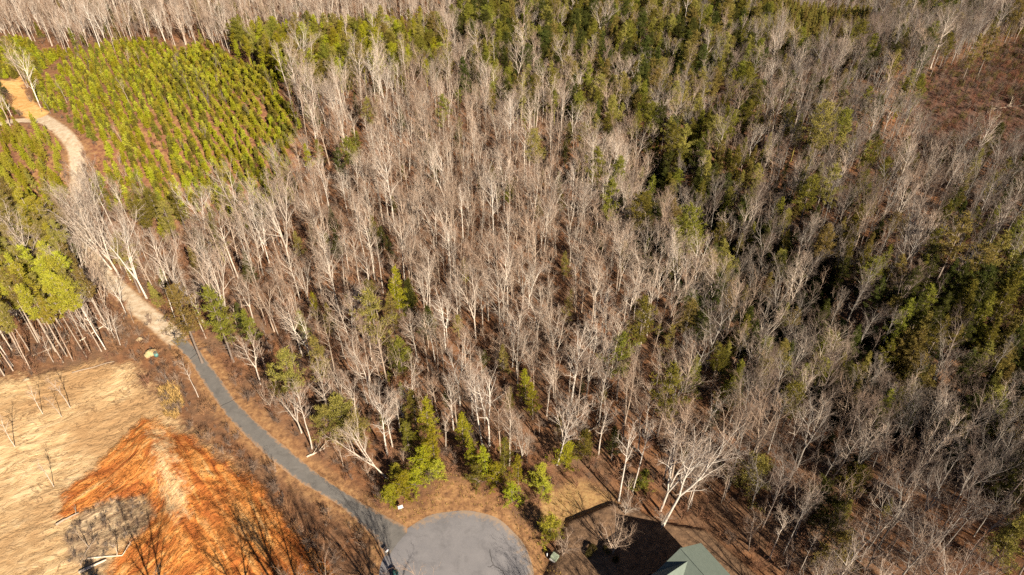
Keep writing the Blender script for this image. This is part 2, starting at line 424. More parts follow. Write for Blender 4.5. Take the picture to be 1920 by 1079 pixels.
# ------------------------------------------------------------------ asphalt road and turning circle
def spline(pts, step):
    out = []
    P = [pts[0]] + list(pts) + [pts[-1]]
    for i in range(1, len(P) - 2):
        p0, p1, p2, p3 = (np.array(P[j], float) for j in (i - 1, i, i + 1, i + 2))
        for t in np.linspace(0, 1, step, endpoint=False):
            out.append(0.5 * ((2 * p1) + (-p0 + p2) * t + (2 * p0 - 5 * p1 + 4 * p2 - p3) * t * t + (-p0 + 3 * p1 - 3 * p2 + p3) * t ** 3))
    out.append(np.array(pts[-1], float))
    return out

def asphalt(name, dark, light, dust):
    m = N(name)
    a = m.attr('edge').outputs['Fac']
    f = m.noise(0.35, None, 6, 0.65); g = m.noise(9.0, None, 4, 0.7)
    c = m.mix(m.ramp(f, [(0.3, 0.0), (0.7, 1.0)]), dark, light)
    c = m.mix(m.ramp(g, [(0.35, 0.0), (0.75, 0.45)]), c, tuple(v * 1.35 for v in light))
    st = m.noise(0.30, None, 8, 0.75, 0.3)
    c = m.mix(m.ramp(st, [(0.50, 0.0), (0.68, 0.5)]), c, tuple(v * 0.62 for v in dark))
    e = m.math('MULTIPLY_ADD', m.math('SUBTRACT', m.noise(1.1, None, 5, 0.65), 0.5), 1.3, a)
    c = m.mix(m.ramp(e, [(0.72, 0.0), (1.05, 0.8)]), c, dust)
    return m.done(c, 0.85, m.bump(g, 0.25, 0.03), 0, 0.25)
ASPHALT = asphalt("asphalt", (0.105, 0.097, 0.090), (0.165, 0.152, 0.138), (0.36, 0.21, 0.11))
ASPHALT_PALE = asphalt("weathered_asphalt", (0.150, 0.143, 0.148), (0.200, 0.188, 0.190), (0.33, 0.23, 0.15))

def strip_mesh(L, R, mat, lift, n=9, name='road'):
    v, e, f = [], [], []
    for i, (a, b) in enumerate(zip(L, R)):
        for k in range(n):
            t = k / (n - 1); j = 0.10 * rnd.uniform(-1, 1) if k in (0, n - 1) else 0
            d = (b - a) / (np.linalg.norm(b - a) + 1e-9)
            p = a + (b - a) * t + d * j
            v.append((p[0], p[1], tz(p[0], p[1]) + lift - (0.06 if k in (0, n - 1) else 0)))
            e.append(abs(2 * t - 1))
    for i in range(len(L) - 1):
        for k in range(n - 1):
            a = i * n + k; f.append((a, a + 1, a + n + 1, a + n))
    me = bpy.data.meshes.new(name); me.from_pydata(v, [], f); me.materials.append(mat)
    me.attributes.new('edge', 'FLOAT', 'POINT').data.foreach_set('value', e)
    me.polygons.foreach_set('use_smooth', [True] * len(f)); me.update()
    return me

Ls = [np.array(flat(*p)) for p in spline(ROAD_L, 8)]; Rs = [np.array(flat(*p)) for p in spline(ROAD_R, 8)]
tag(link('asphalt_road', strip_mesh(Ls, Rs, ASPHALT, 0.07)), kind='structure')

def circle_sheet():
    v, e, f = [], [], []
    cx, cy = CIRCLE_C; rings, seg = 14, 96
    for r in range(rings + 1):
        for k in range(seg):
            th = 2 * pi * k / seg
            rad = CIRCLE_R * r / rings * (1 + (0.006 * sin(7 * th) + 0.005 * sin(13 * th + 1) if r == rings else 0))
            x, y = cx + rad * cos(th), cy + rad * sin(th)
            v.append((x, y, tz(x, y) + (0.085 if r < rings else 0.01))); e.append((max(0.0, (r / rings - 0.6) / 0.4) if r > rings * 0.6 else 0.0) * (0.0 if 2.35 < th < 4.2 else 1.0))
    for r in range(rings):
        for k in range(seg):
            a, b = r * seg + k, r * seg + (k + 1) % seg
            f.append((a, a + seg, b + seg, b))
    me = bpy.data.meshes.new('turning_circle'); me.from_pydata(v, [], f); me.materials.append(ASPHALT_PALE)
    me.attributes.new('edge', 'FLOAT', 'POINT').data.foreach_set('value', e)
    me.polygons.foreach_set('use_smooth', [True] * len(f)); me.update()
    return me
circ = tag(link('turning_circle_pavement', circle_sheet()), kind='structure')

def crack(pts_px, width, lift, parent, name):
    mb = MB(); pts = [flat(*p) for p in pts_px]; fine = []
    for a, b in zip(pts[:-1], pts[1:]):
        for t in np.linspace(0, 1, 5, endpoint=False):
            fine.append((a[0] + (b[0] - a[0]) * t + rnd.uniform(-.06, .06), a[1] + (b[1] - a[1]) * t + rnd.uniform(-.06, .06)))
    fine.append(pts[-1])
    for i, (a, b) in enumerate(zip(fine[:-1], fine[1:])):
        d = Vector((b[0] - a[0], b[1] - a[1])); nrm = Vector((-d.y, d.x)).normalized() * width / 2
        mb.poly([(a[0] - nrm.x, a[1] - nrm.y, tz(*a) + lift), (b[0] - nrm.x, b[1] - nrm.y, tz(*b) + lift), (b[0] + nrm.x, b[1] + nrm.y, tz(*b) + lift), (a[0] + nrm.x, a[1] + nrm.y, tz(*a) + lift)])
    return tag(link(name, mb.data(name, [CRACK]), parent), kind='structure')
CRACK = simple("crack_fill", (0.05, 0.046, 0.044), 0.9)
crack([(918, 1030), (921, 1048), (925, 1058), (938, 1066), (944, 1071), (950, 1085)], 0.10, 0.094, circ, 'pavement_crack')
crack([(914, 1062), (919, 1062), (925, 1058)], 0.08, 0.098, circ, 'pavement_crack')
road = bpy.data.objects['asphalt_road']
crack([(413, 763), (426, 756.5), (439.5, 749.5)], 0.14, 0.078, road, 'pavement_joint')

# ------------------------------------------------------------------ trees: growth
def branch(rng, p, d, length, n, wander, lift):
    pts = [tuple(p)]; dirs = [d.copy()]; p = Vector(p); d = d.copy()
    for i in range(n):
        d = (d + Vector((rng.uniform(-1, 1), rng.uniform(-1, 1), rng.uniform(-1, 1))) * wander + Vector((0, 0, lift))).normalized()
        p = p + d * (length / n); pts.append(tuple(p)); dirs.append(d.copy())
    return pts, dirs

def along(pts, dirs, t):
    k = t * (len(pts) - 1); i = min(int(k), len(pts) - 2); f = k - i
    return Vector(pts[i]).lerp(Vector(pts[i + 1]), f), dirs[i + 1]

def side_dir(rng, d, ang, az=None):
    u = d.orthogonal().normalized(); w = d.cross(u); a = rng.uniform(0, 2 * pi) if az is None else az
    return (d * cos(ang) + (u * cos(a) + w * sin(a)) * sin(ang)).normalized()

def bare_tree(seed, height, r0, clear=0.45, limbs=14, spread=0.22, lean=0.0, fork=0, wander=0.06, ang=(25, 55), twig=1.0, dens=1.0):
    rng = random.Random(seed); T, Cn = MB(), MB()
    laz = rng.uniform(0, 2 * pi)
    d0 = Vector((sin(lean) * cos(laz), sin(lean) * sin(laz), cos(lean)))
    leaders = []
    if fork:
        hb = height * clear * rng.uniform(0.55, 0.95)
        pts, dirs = branch(rng, (0, 0, -0.3), d0, hb, 5, wander * 0.5, 0.02)
        T.tube(pts, [r0 * (1.45 if i == 0 else 1.06 - 0.3 * i / 5) for i in range(6)], 7)
        for k in range(fork):
            dd = side_dir(rng, dirs[-1], radians(rng.uniform(9, 20)), 2 * pi * k / fork + rng.uniform(-.4, .4))
            hl = (height - hb) * rng.uniform(0.85, 1.0)
            p2, dr2 = branch(rng, pts[-1], dd, hl, 8, wander, 0.06)
            rr = r0 * 0.72
            rad = [rr * (1 - i / 8) ** 0.8 + 0.022 for i in range(9)]
            T.tube(p2, rad, 6); leaders.append((p2, dr2, rad, max(0.0, (height * clear - hb) / hl), hl, max(5, int(limbs / fork * 1.25))))
    else:
        pts, dirs = branch(rng, (0, 0, -0.3), d0, height, 12, wander * 0.55, 0.02)
        rad = [r0 * (1.4 if i == 0 else (1 - i / 12) ** 0.75) + 0.022 for i in range(13)]
        T.tube(pts, rad, 7); leaders.append((pts, dirs, rad, clear, height, limbs))
    for pts, dirs, rad, c0, hl, nl in leaders:
        for j in range(nl):
            t = c0 + (0.97 - c0) * (j + rng.random()) / nl
            p, d = along(pts, dirs, t)
            rr = np.interp(t * (len(rad) - 1), range(len(rad)), rad)
            u = (t - c0) / (1 - c0)
            ln = height * spread * (0.62 + 0.9 * sin(pi * min(1, 0.25 + 0.75 * (1 - u)))) * rng.uniform(0.7, 1.15) * (0.55 if u > 0.9 else 1)
            ld = side_dir(rng, d, radians(rng.uniform(*ang) * (1 - 0.35 * u)))
            lp, ldr = branch(rng, p, ld, ln, 6, wander * 2.0, 0.07)
            lr = min(rr * 0.6, 0.022 + 0.0145 * ln)
            T.tube(lp, [lr * (1 - i / 6.6) + 0.012 for i in range(7)], 5)
            n2 = max(3, int((3.2 + ln * 0.9) * dens))
            for k in range(n2):
                t2 = 0.22 + 0.78 * (k + rng.random()) / n2
                q, qd = along(lp, ldr, t2)
                l2 = ln * rng.uniform(0.25, 0.5) * (1.15 - 0.5 * t2)
                bp, bdr = branch(rng, q, side_dir(rng, qd, radians(rng.uniform(25, 55))), l2, 3, wander * 2.4, 0.08)
                Cn.tube(bp, [0.023 * twig, 0.018 * twig, 0.014 * twig, 0.008 * twig], 3)
                n3 = max(3, int((1.9 + l2 * 1.6) * dens))
                for m_ in range(n3):
                    q3, d3 = along(bp, bdr, rng.uniform(0.15, 1.0))
                    l3 = rng.uniform(0.45, 1.15) * (0.6 + 0.25 * l2)
                    tp, tdr = branch(rng, q3, side_dir(rng, d3, radians(rng.uniform(22, 55))), l3, 2, wander * 2.5, 0.08)
                    Cn.tube(tp, [0.010 * twig, 0.008 * twig, 0.005 * twig], 3)
                    for _ in range(2):
                        q4, d4 = along(tp, tdr, rng.uniform(0.2, 0.95))
                        l4 = rng.uniform(0.3, 0.75)
                        e4 = q4 + side_dir(rng, d4, radians(rng.uniform(25, 50))) * l4 + Vector((0, 0, 0.08 * l4))
                        Cn.tube([tuple(q4), tuple(e4)], [0.0065 * twig, 0.004 * twig], 3)
        # a spray of small shoots up the bole so trunks do not read as bare poles
        for _ in range(3):
            p, d = along(pts, dirs, rng.uniform(max(0.05, c0 * 0.45), max(0.1, c0)))
            bp, bdr = branch(rng, p, side_dir(rng, d, radians(rng.uniform(50, 80))), rng.uniform(0.8, 2.0), 3, 0.15, 0.05)
            Cn.tube(bp, [0.022 * twig, 0.018 * twig, 0.014 * twig, 0.008 * twig], 3)
    return T, Cn

def tuft(mb, rng, p, d, n, size, wid):
    for _ in range(n):
        a = side_dir(rng, d, radians(rng.uniform(5, 95)))
        u = side_dir(rng, a, pi / 2) * wid * rng.uniform(0.6, 1.3)
        o = p + Vector((rng.gauss(0, 1), rng.gauss(0, 1), rng.gauss(0, .7))) * size * 0.35
        e = o + a * size * rng.uniform(0.6, 1.25)
        mb.poly([tuple(o - u * 0.5), tuple(o + u * 0.5), tuple(e + u * 0.25), tuple(e - u * 0.25)])

def pine(seed, height, crown_from=0.4, radius=2.6, conic=0.5, whorls=16, per=5, tufts=6, size=0.5, r0=0.2, ragged=0.35, droop=0.0, wid=0.16, stubs=True):
    rng = random.Random(seed); T, Cn = MB(), MB()
    pts, dirs = branch(rng, (0, 0, -0.3), Vector((0, 0, 1)), height, 10, 0.02, 0.01)
    T.tube(pts, [r0 * (1.35 if i == 0 else 1 - 0.088 * i) + 0.015 for i in range(11)], 7)
    if stubs and crown_from > 0.3:
        for _ in range(14):
            p, d = along(pts, dirs, rng.uniform(crown_from * 0.35, crown_from))
            bp, _d = branch(rng, p, side_dir(rng, d, radians(rng.uniform(65, 95))), rng.uniform(0.6, 1.9), 2, 0.1, 0.0)
            T.tube(bp, [0.035, 0.026, 0.012], 3)
    for wv in range(whorls):
        u = (wv + 0.5 * rng.random()) / whorls
        t = crown_from + (0.985 - crown_from) * u
        prof = (1 - u) ** conic if conic >= 0.45 else (1 - u ** 2.4) ** 0.6 * (0.62 + 0.38 * min(1, u * 3.5))
        for k in range(per):
            if rng.random() < ragged * 0.5: continue
            p, d = along(pts, dirs, min(0.985, t + rng.uniform(-0.015, 0.015)))
            ln = max(0.35, radius * prof * rng.uniform(1 - ragged, 1 + ragged * 0.6))
            bd = side_dir(rng, Vector((0, 0, 1)), radians(rng.uniform(60, 88) - 25 * u), 2 * pi * k / per + wv * 2.4 + rng.uniform(-.5, .5))
            bp, bdr = branch(rng, p, bd, ln, 4, 0.10, 0.06 - droop)
            T.tube(bp, [0.022 + 0.010 * ln * (1 - i / 4.3) for i in range(5)], 3)
            nt = max(2, int(tufts * (0.4 + 0.6 * ln / radius)))
            for j in range(nt):
                t2 = 0.30 + 0.70 * (j + rng.random()) / nt
                q, qd = along(bp, bdr, t2)
                off = side_dir(rng, qd, pi / 2) * rng.uniform(0, 0.38) * ln * (1.1 - 0.5 * t2)
                off.z *= 0.5
                tuft(Cn, rng, q + off, (qd + Vector((0, 0, 0.6)) + off * 0.6).normalized(), rng.randint(9, 15), size * 0.9, wid * 0.72)
    tuft(Cn, rng, Vector(pts[-1]), Vector((0, 0, 1)), 14, size, wid)
    return T, Cn

def shrub(seed, height, stems=7, spread=0.5, twig=1.25):
    rng = random.Random(seed); mb = MB()
    for s in range(stems):
        d = side_dir(rng, Vector((0, 0, 1)), rng.uniform(0.1, spread))
        p = Vector((rng.uniform(-.3, .3), rng.uniform(-.3, .3), -0.1))
        bp, bdr = branch(rng, p, d, height * rng.uniform(0.6, 1.05), 4, 0.14, 0.05)
        mb.tube(bp, [0.028 * twig, 0.024 * twig, 0.019 * twig, 0.014 * twig, 0.007 * twig], 3)
        for k in range(7):
            q, qd = along(bp, bdr, rng.uniform(0.2, 1))
            tp, tdr = branch(rng, q, side_dir(rng, qd, rng.uniform(0.4, 0.9)), height * rng.uniform(0.15, 0.4), 2, 0.18, 0.05)
            mb.tube(tp, [0.016 * twig, 0.013 * twig, 0.007 * twig], 3)
            for _ in range(3):
                q2, d2 = along(tp, tdr, rng.uniform(0.2, 0.95))
                e = q2 + side_dir(rng, d2, rng.uniform(0.4, 0.8)) * height * rng.uniform(0.08, 0.2)
                mb.tube([tuple(q2), tuple(e)], [0.011 * twig, 0.006 * twig], 3)
    return mb

class Kind:                                            # one tree form: trunk and crown meshes and both in one for the far woods
    def __init__(self, name, pair, mats, height, look):
        T, Cn = pair
        self.trunk = T.data(name + '_trunk', [mats[0]], True); self.crown = Cn.data(name + '_crown', [mats[1]])
        self.both = T.merged(Cn, 1).data(name + '_whole', list(mats)); self.h = height; self.look = look

BM, PM = (BARK, TWIG), (BARK, NEEDLE)
BARE = [
    Kind('bare', bare_tree(1, 21, 0.20, 0.48, 15, 0.17, 0.02), BM, 21, 'straight slender'),
    Kind('bare', bare_tree(2, 20, 0.21, 0.42, 16, 0.20, 0.03, 2), BM, 20, 'twin-forked'),
    Kind('bare', bare_tree(3, 19, 0.24, 0.36, 18, 0.24, 0.03, 3, 0.08), BM, 19, 'wide-crowned'),
    Kind('bare', bare_tree(4, 22, 0.17, 0.58, 12, 0.14, 0.03), BM, 22, 'tall narrow'),
    Kind('bare', bare_tree(5, 18, 0.18, 0.45, 14, 0.20, 0.13, 0, 0.10), BM, 18, 'leaning'),
    Kind('bare', bare_tree(6, 20, 0.22, 0.40, 15, 0.22, 0.05, 2, 0.11, (30, 62)), BM, 20, 'crooked-limbed'),
    Kind('bare', bare_tree(7, 17, 0.15, 0.50, 13, 0.17, 0.06, 0, 0.08), BM, 17, 'thin wispy'),
    Kind('bare', bare_tree(8, 21, 0.25, 0.34, 20, 0.22, 0.02, 0, 0.07, (30, 60)), BM, 21, 'full round-crowned'),
]
POLE = [
    Kind('sapling', bare_tree(21, 9, 0.075, 0.35, 10, 0.20, 0.06, 0, 0.09, (25, 50), 0.85, 0.8), BM, 9, 'spindly'),
    Kind('sapling', bare_tree(22, 11, 0.09, 0.40, 10, 0.17, 0.05, 0, 0.08, (25, 50), 0.85, 0.8), BM, 11, 'thin upright'),
    Kind('sapling', bare_tree(23, 8, 0.085, 0.28, 12, 0.26, 0.08, 2, 0.10, (30, 60), 0.85, 0.8), BM, 8, 'bushy'),
]
PINE = {
    'broad': Kind('pine', pine(31, 17, 0.42, 3.5, 0.3, 12, 6, 9, 0.58, 0.23, 0.5, 0, 0.12), PM, 17, 'broad round-topped'),
    'ragged': Kind('pine', pine(32, 16, 0.36, 2.7, 0.3, 12, 5, 9, 0.54, 0.2, 0.85, 0, 0.11), PM, 16, 'ragged'),
    'tall': Kind('pine', pine(33, 24, 0.62, 2.2, 0.3, 13, 5, 9, 0.50, 0.13, 0.7, 0, 0.11), PM, 24, 'tall long-trunked'),
    'tall2': Kind('pine', pine(34, 22, 0.60, 2.4, 0.3, 12, 5, 9, 0.50, 0.12, 0.75, 0, 0.11), PM, 22, 'tall bare-stemmed'),
    'conic': Kind('pine', pine(35, 15, 0.16, 3.1, 0.8, 20, 6, 9, 0.50, 0.18, 0.45, 0.05, 0.11), PM, 15, 'dense pointed'),
    'feather': Kind('pine', pine(36, 13, 0.14, 2.4, 0.6, 15, 5, 8, 0.48, 0.12, 0.75, 0.02, 0.10), PM, 13, 'feathery'),
    'bush': Kind('pine', pine(37, 7, 0.06, 2.8, 0.5, 12, 6, 9, 0.42, 0.10, 0.65, -0.02, 0.09), PM, 7, 'low bushy'),
}
YOUNG = [pine(41 + i, 3.2, 0.10, 0.85, 0.8, 8, 4, 4, 0.36, 0.045, 0.35, 0.0, 0.13, False) for i in range(4)]
YOUNG_ME = [T.merged(Cn, 1).data('young_pine', list(PM)) for T, Cn in YOUNG]
SHRUB_ME = [shrub(61 + i, h, s, sp).data('shrub', [TWIG]) for i, (h, s, sp) in enumerate([(2.6, 7, 0.55), (3.4, 6, 0.4), (1.8, 9, 0.8), (4.2, 5, 0.3)])]
def grass_tuft(seed, h=0.9):
    rng = random.Random(seed); mb = MB()
    for _ in range(26):
        a = rng.uniform(0, 2 * pi); r = rng.uniform(0, .3); t = rng.uniform(.1, .55); hh = h * rng.uniform(.5, 1.1)
        x, y = r * cos(a), r * sin(a); w = 0.035
        ex, ey = x + cos(a) * hh * t, y + sin(a) * hh * t
        mb.poly([(x - w * sin(a), y + w * cos(a), -.05), (x + w * sin(a), y - w * cos(a), -.05), (ex + w * .3 * sin(a), ey - w * .3 * cos(a), hh), (ex - w * .3 * sin(a), ey + w * .3 * cos(a), hh)])
    return mb.data('grass_tuft', [simple('dry_grass_blades', (0.42, 0.26, 0.09), 0.9, 0.3, 3.0)])
GRASS_ME = [grass_tuft(81), grass_tuft(82, 0.6)]

# ------------------------------------------------------------------ scattered masses (nobody could count them): one object each
def scatter_group():
    ng = bpy.data.node_groups.new('scatter', 'GeometryNodeTree')
    ng.interface.new_socket('Geometry', in_out='INPUT', socket_type='NodeSocketGeometry')
    ng.interface.new_socket('Collection', in_out='INPUT', socket_type='NodeSocketCollection')
    ng.interface.new_socket('Geometry', in_out='OUTPUT', socket_type='NodeSocketGeometry')
    gi = ng.nodes.new('NodeGroupInput'); go = ng.nodes.new('NodeGroupOutput')
    ci = ng.nodes.new('GeometryNodeCollectionInfo'); ci.inputs['Separate Children'].default_value = True; ci.inputs['Reset Children'].default_value = True
    ip = ng.nodes.new('GeometryNodeInstanceOnPoints'); ip.inputs['Pick Instance'].default_value = True
    def named(t, n_):
        a = ng.nodes.new('GeometryNodeInputNamedAttribute'); a.data_type = t; a.inputs['Name'].default_value = n_; return a.outputs['Attribute']
    ng.links.new(gi.outputs['Geometry'], ip.inputs['Points']); ng.links.new(gi.outputs['Collection'], ci.inputs['Collection'])
    ng.links.new(ci.outputs[0], ip.inputs['Instance']); ng.links.new(named('INT', 'pick'), ip.inputs['Instance Index'])
    ng.links.new(named('FLOAT_VECTOR', 'turn'), ip.inputs['Rotation']); ng.links.new(named('FLOAT_VECTOR', 'size'), ip.inputs['Scale'])
    ng.links.new(ip.outputs[0], go.inputs[0])
    return ng
SCATTER = scatter_group()

def mass(name, label, forms, tints, spots):            # forms: meshes, tints: colours to draw from, spots: [(x, y, scale[, colour])]
    c = bpy.data.collections.new(name + '_forms')
    for i, me in enumerate(forms):
        o = bpy.data.objects.new(f'form_{i:02d}', me); c.objects.link(o)
    n = len(spots); a = np.array([s[:2] for s in spots], float)
    z = terrain(a[:, 0], a[:, 1])
    me = bpy.data.meshes.new(name); me.vertices.add(n)
    me.vertices.foreach_set('co', np.stack([a[:, 0], a[:, 1], z], 1).astype(np.float32).ravel())
    sc = np.array([s[2] for s in spots]); w = nr.uniform(0.88, 1.12, n)
    me.attributes.new('size', 'FLOAT_VECTOR', 'POINT').data.foreach_set('vector', np.stack([sc * w, sc * w, sc], 1).astype(np.float32).ravel())
    me.attributes.new('turn', 'FLOAT_VECTOR', 'POINT').data.foreach_set('vector', np.stack([nr.normal(0, .03, n), nr.normal(0, .03, n), nr.uniform(0, 6.28, n)], 1).astype(np.float32).ravel())
    me.attributes.new('pick', 'INT', 'POINT').data.foreach_set('value', nr.integers(0, len(forms), n).astype(np.int32))
    tn = np.array([s[3] if len(s) > 3 else tints[k] for s, k in zip(spots, nr.integers(0, max(1, len(tints)), n))], float)
    me.attributes.new('tint', 'FLOAT_COLOR', 'POINT').data.foreach_set('color', np.concatenate([tn, np.ones((n, 1))], 1).astype(np.float32).ravel())
    o = link(name, me); tag(o, label=label, kind='stuff')
    md = o.modifiers.new('scatter', 'NODES'); md.node_group = SCATTER
    md[[i.identifier for i in SCATTER.interface.items_tree if i.name == 'Collection'][0]] = c
    return o

# ------------------------------------------------------------------ where things grow
things = []                                            # every countable plant: dict(kind, x, y, s, form, colour, name, label)
LANDMARKS = []                                         # (phrase, x, y)
def lm(phrase, px, py): LANDMARKS.append((phrase, *flat(px, py)))

def inside(x, y, p):                                   # scalar point in polygon
    c = False; n = len(p)
    for i in range(n):
        ax, ay = p[i]; bx, by = p[i - 1]
        if (ay > y) != (by > y) and x < (bx - ax) * (y - ay) / (by - ay) + ax: c = not c
    return c
def sdist(x, y, pts):                                  # scalar distance to a polyline
    best = 1e9
    for (ax, ay), (bx, by) in zip(pts[:-1], pts[1:]):
        dx, dy = bx - ax, by - ay
        t = min(1.0, max(0.0, ((x - ax) * dx + (y - ay) * dy) / (dx * dx + dy * dy + 1e-9)))
        best = min(best, math.hypot(x - ax - t * dx, y - ay - t * dy))
    return best
exec_pine = []
def P(px, py, form, h, colr, label=None):              # a pine whose crown is centred on that pixel
    if form in ('broad', 'ragged'): h *= 1.25
    elif form in ('feather', 'conic'): h *= 1.12
    k = PINE[form]; up = {'tall': 0.83, 'tall2': 0.82, 'broad': 0.73, 'ragged': 0.72}.get(form, 0.5)
    x, y = at(px, py, h * up)
    exec_pine.append(dict(x=x, y=y, s=h / k.h, form=form, col=colr, label=label, h=h))

for px, py, form, h, c, lab in [
    (690, 206, 'ragged', 12, P_OLIVE, 'small light green pine alone among grey bare trees beside the planted block'),
    (828, 202, 'ragged', 13, P_MID, 'upright green pine alone in the grey woods below the spreading hemlock'),
    (872, 148, 'conic', 15, P_DARK, 'dark spreading evergreen with layered boughs amid pale bare woods'),
    (1003, 272, 'broad', 14, P_OLIVE, 'olive pine at the edge of the pale woods left of the pine cluster'),
    (1285, 425, 'broad', 18, P_MID, 'largest broad round-topped green pine standing above the ravine'),
    (1205, 392, 'broad', 15, P_MID, 'rounded green pine just left of the largest broad pine'),
    (1143, 368, 'ragged', 15, P_MID, None), (1120, 308, 'ragged', 15, P_MID, None), (1160, 318, 'broad', 13, P_MID, None),
    (1096, 258, 'ragged', 14, P_MID, None), (1063, 262, 'feather', 11, P_MID, None), (1263, 258, 'broad', 16, P_MID, 'tall dense green pine at the head of the ravine'),
    (1245, 318, 'feather', 10, P_DARK, None), (1218, 358, 'feather', 10, P_MID, None), (1312, 292, 'ragged', 13, P_DARK, None), (1335, 330, 'ragged', 12, P_DARK, None),
    (1542, 232, 'broad', 19, P_OLIVE, 'big olive pine standing alone in pale woods below the far plantation'),
    (1520, 358, 'broad', 14, P_MID, None), (1560, 340, 'ragged', 15, P_OLIVE, None), (1548, 452, 'broad', 13, P_OLIVE, 'olive pine alone in the dark woods right of the ravine'),
    (1470, 470, 'feather', 11, P_MID, None), (1637, 285, 'feather', 10, P_MID, None), (1440, 540, 'feather', 9, P_OLIVE, None), (1575, 520, 'feather', 11, P_DARK, None),
    (1205, 598, 'ragged', 17, P_MID, 'tall ragged green pine with a bare lower stem in the pale woods'),
    (1168, 662, 'ragged', 15, P_MID, 'green pine with split crown just below the tall ragged pine'),
    (1290, 588, 'broad', 11, P_OLIVE, 'small flat-topped olive pine right of the tall ragged pine'),
    (1252, 722, 'ragged', 16, P_MID, 'pine with a clear dark trunk above the house yard'), (1348, 668, 'broad', 9, P_MID, 'small round pine in the brown woods right of the flat-topped olive pine'),
    (1256, 640, 'feather', 9, P_OLIVE, None), (1606, 897, 'bush', 8, P_MID, 'small bright evergreen alone in the bare brush beyond the house'),
    (1720, 628, 'conic', 13, P_OLIVE, 'pointed olive evergreen on the dark edge of the ravine'), (1895, 1012, 'conic', 12, P_OLIVE, None),
    (1838, 492, 'broad', 15, P_OLIVE, None), (1800, 438, 'ragged', 17, P_OLIVE, None), (1872, 470, 'ragged', 15, P_OLIVE, None), (1880, 560, 'conic', 16, P_MID, None), (1800, 575, 'conic', 14, P_MID, None),
    (1835, 600, 'conic', 15, P_MID, None), (1910, 610, 'conic', 15, P_OLIVE, None), (1770, 530, 'conic', 13, P_DARK, None), (1900, 660, 'conic', 13, P_DARK, None), (1760, 590, 'conic', 12, P_DARK, None), (1850, 545, 'conic', 13, P_DARK, None),
    (1895, 520, 'conic', 14, P_DARK, None), (1640, 560, 'feather', 11, P_DARK, None), (1905, 440, 'broad', 14, P_MID, None),
    (702, 582, 'ragged', 17, P_OLIVE, 'tall olive pine mid-slope in the pale bare woods'), (745, 552, 'feather', 14, P_BRIGHT, None), (735, 590, 'feather', 12, P_OLIVE, None),
    (590, 576, 'feather', 8, P_BRIGHT, None), (606, 680, 'feather', 13, P_OLIVE, None), (534, 690, 'ragged', 14, P_OLIVE, None), (520, 720, 'feather', 10, P_MID, None), (470, 620, 'feather', 10, P_MID, None),
    (640, 775, 'bush', 10, P_OLIVE, 'wide olive evergreen thicket tree behind the road bend'), (610, 790, 'bush', 8, P_OLIVE, None), (668, 800, 'bush', 8, P_OLIVE, None),
    (402, 578, 'ragged', 17, P_MID, 'green pine with a thick trunk at the roadside'), (340, 580, 'ragged', 17, P_OLIVE, 'olive roadside pine where the asphalt begins'), (425, 610, 'feather', 9, P_MID, None), (455, 600, 'feather', 9, P_DARK, None),
    (560, 462, 'feather', 8, P_OLIVE, None), (228, 470, 'ragged', 14, P_OLIVE, None), (310, 402, 'broad', 12, P_OLIVE, None), (268, 398, 'broad', 11, P_MID, None), (310, 428, 'bush', 7, P_BRIGHT, None), (250, 385, 'ragged', 11, P_OLIVE, None),
    (285, 378, 'broad', 11, P_MID, None), (330, 378, 'ragged', 11, P_MID, None),
    (755, 908, 'bush', 6.5, P_BRIGHT, 'bright green bushy pine overhanging the road by the white post'), (732, 925, 'bush', 5, P_BRIGHT, None), (778, 900, 'bush', 5.5, P_BRIGHT, None), (742, 890, 'bush', 5, P_YOUNG, None),
    (800, 800, 'feather', 14, P_BRIGHT, 'tallest bright green pine above the turning circle'), (778, 775, 'feather', 12, P_MID, None), (812, 840, 'feather', 11, P_BRIGHT, None), (795, 860, 'bush', 8, P_BRIGHT, None), (820, 880, 'bush', 5, P_YOUNG, None), (765, 820, 'feather', 9, P_MID, None),
    (868, 815, 'feather', 10, P_BRIGHT, None), (885, 855, 'feather', 8, P_BRIGHT, None), (912, 868, 'feather', 9, P_BRIGHT, None), (945, 860, 'feather', 10, P_MID, None), (930, 890, 'bush', 6, P_BRIGHT, None), (960, 925, 'bush', 5.5, P_BRIGHT, None), (972, 880, 'feather', 8, P_BRIGHT, None), (1012, 890, 'bush', 6, P_YOUNG, None), (1020, 915, 'bush', 4.5, P_YOUNG, None), (895, 890, 'bush', 6, P_MID, None),
    (986, 728, 'feather', 9, P_BRIGHT, None), (1000, 755, 'feather', 9, P_BRIGHT, None), (945, 680, 'feather', 9, P_OLIVE, None), (1095, 832, 'bush', 7, P_MID, None), (1060, 850, 'bush', 6, P_BRIGHT, None), (1150, 835, 'feather', 8, P_DARK, None), (1205, 900, 'bush', 5, P_MID, None),
    (1033, 987, 'bush', 6.8, P_YOUNG, 'yellow-green bushy pine between the turning circle and the yard'),
    (655, 280, 'broad', 12, P_MID, None), (632, 300, 'ragged', 11, P_DARK, None), (578, 298, 'feather', 9, P_BRIGHT, None), (600, 290, 'feather', 9, P_MID, None), (670, 270, 'feather', 8, P_MID, None),
    (715, 452, 'feather', 8, P_DARK, None), (730, 470, 'feather', 8, P_DARK, None), (1058, 500, 'feather', 8, P_OLIVE, None), (1065, 575, 'feather', 9, P_OLIVE, None), (1052, 380, 'feather', 8, P_MID, None),
    (1860, 80, 'ragged', 15, P_OLIVE, None), (1830, 90, 'ragged', 14, P_OLIVE, None), (1780, 80, 'broad', 11, P_MID, None), (1910, 20, 'broad', 15, P_OLIVE, None), (30, 490, 'tall', 23, P_OLIVE, None),
]: P(px, py, form, h, c, lab)

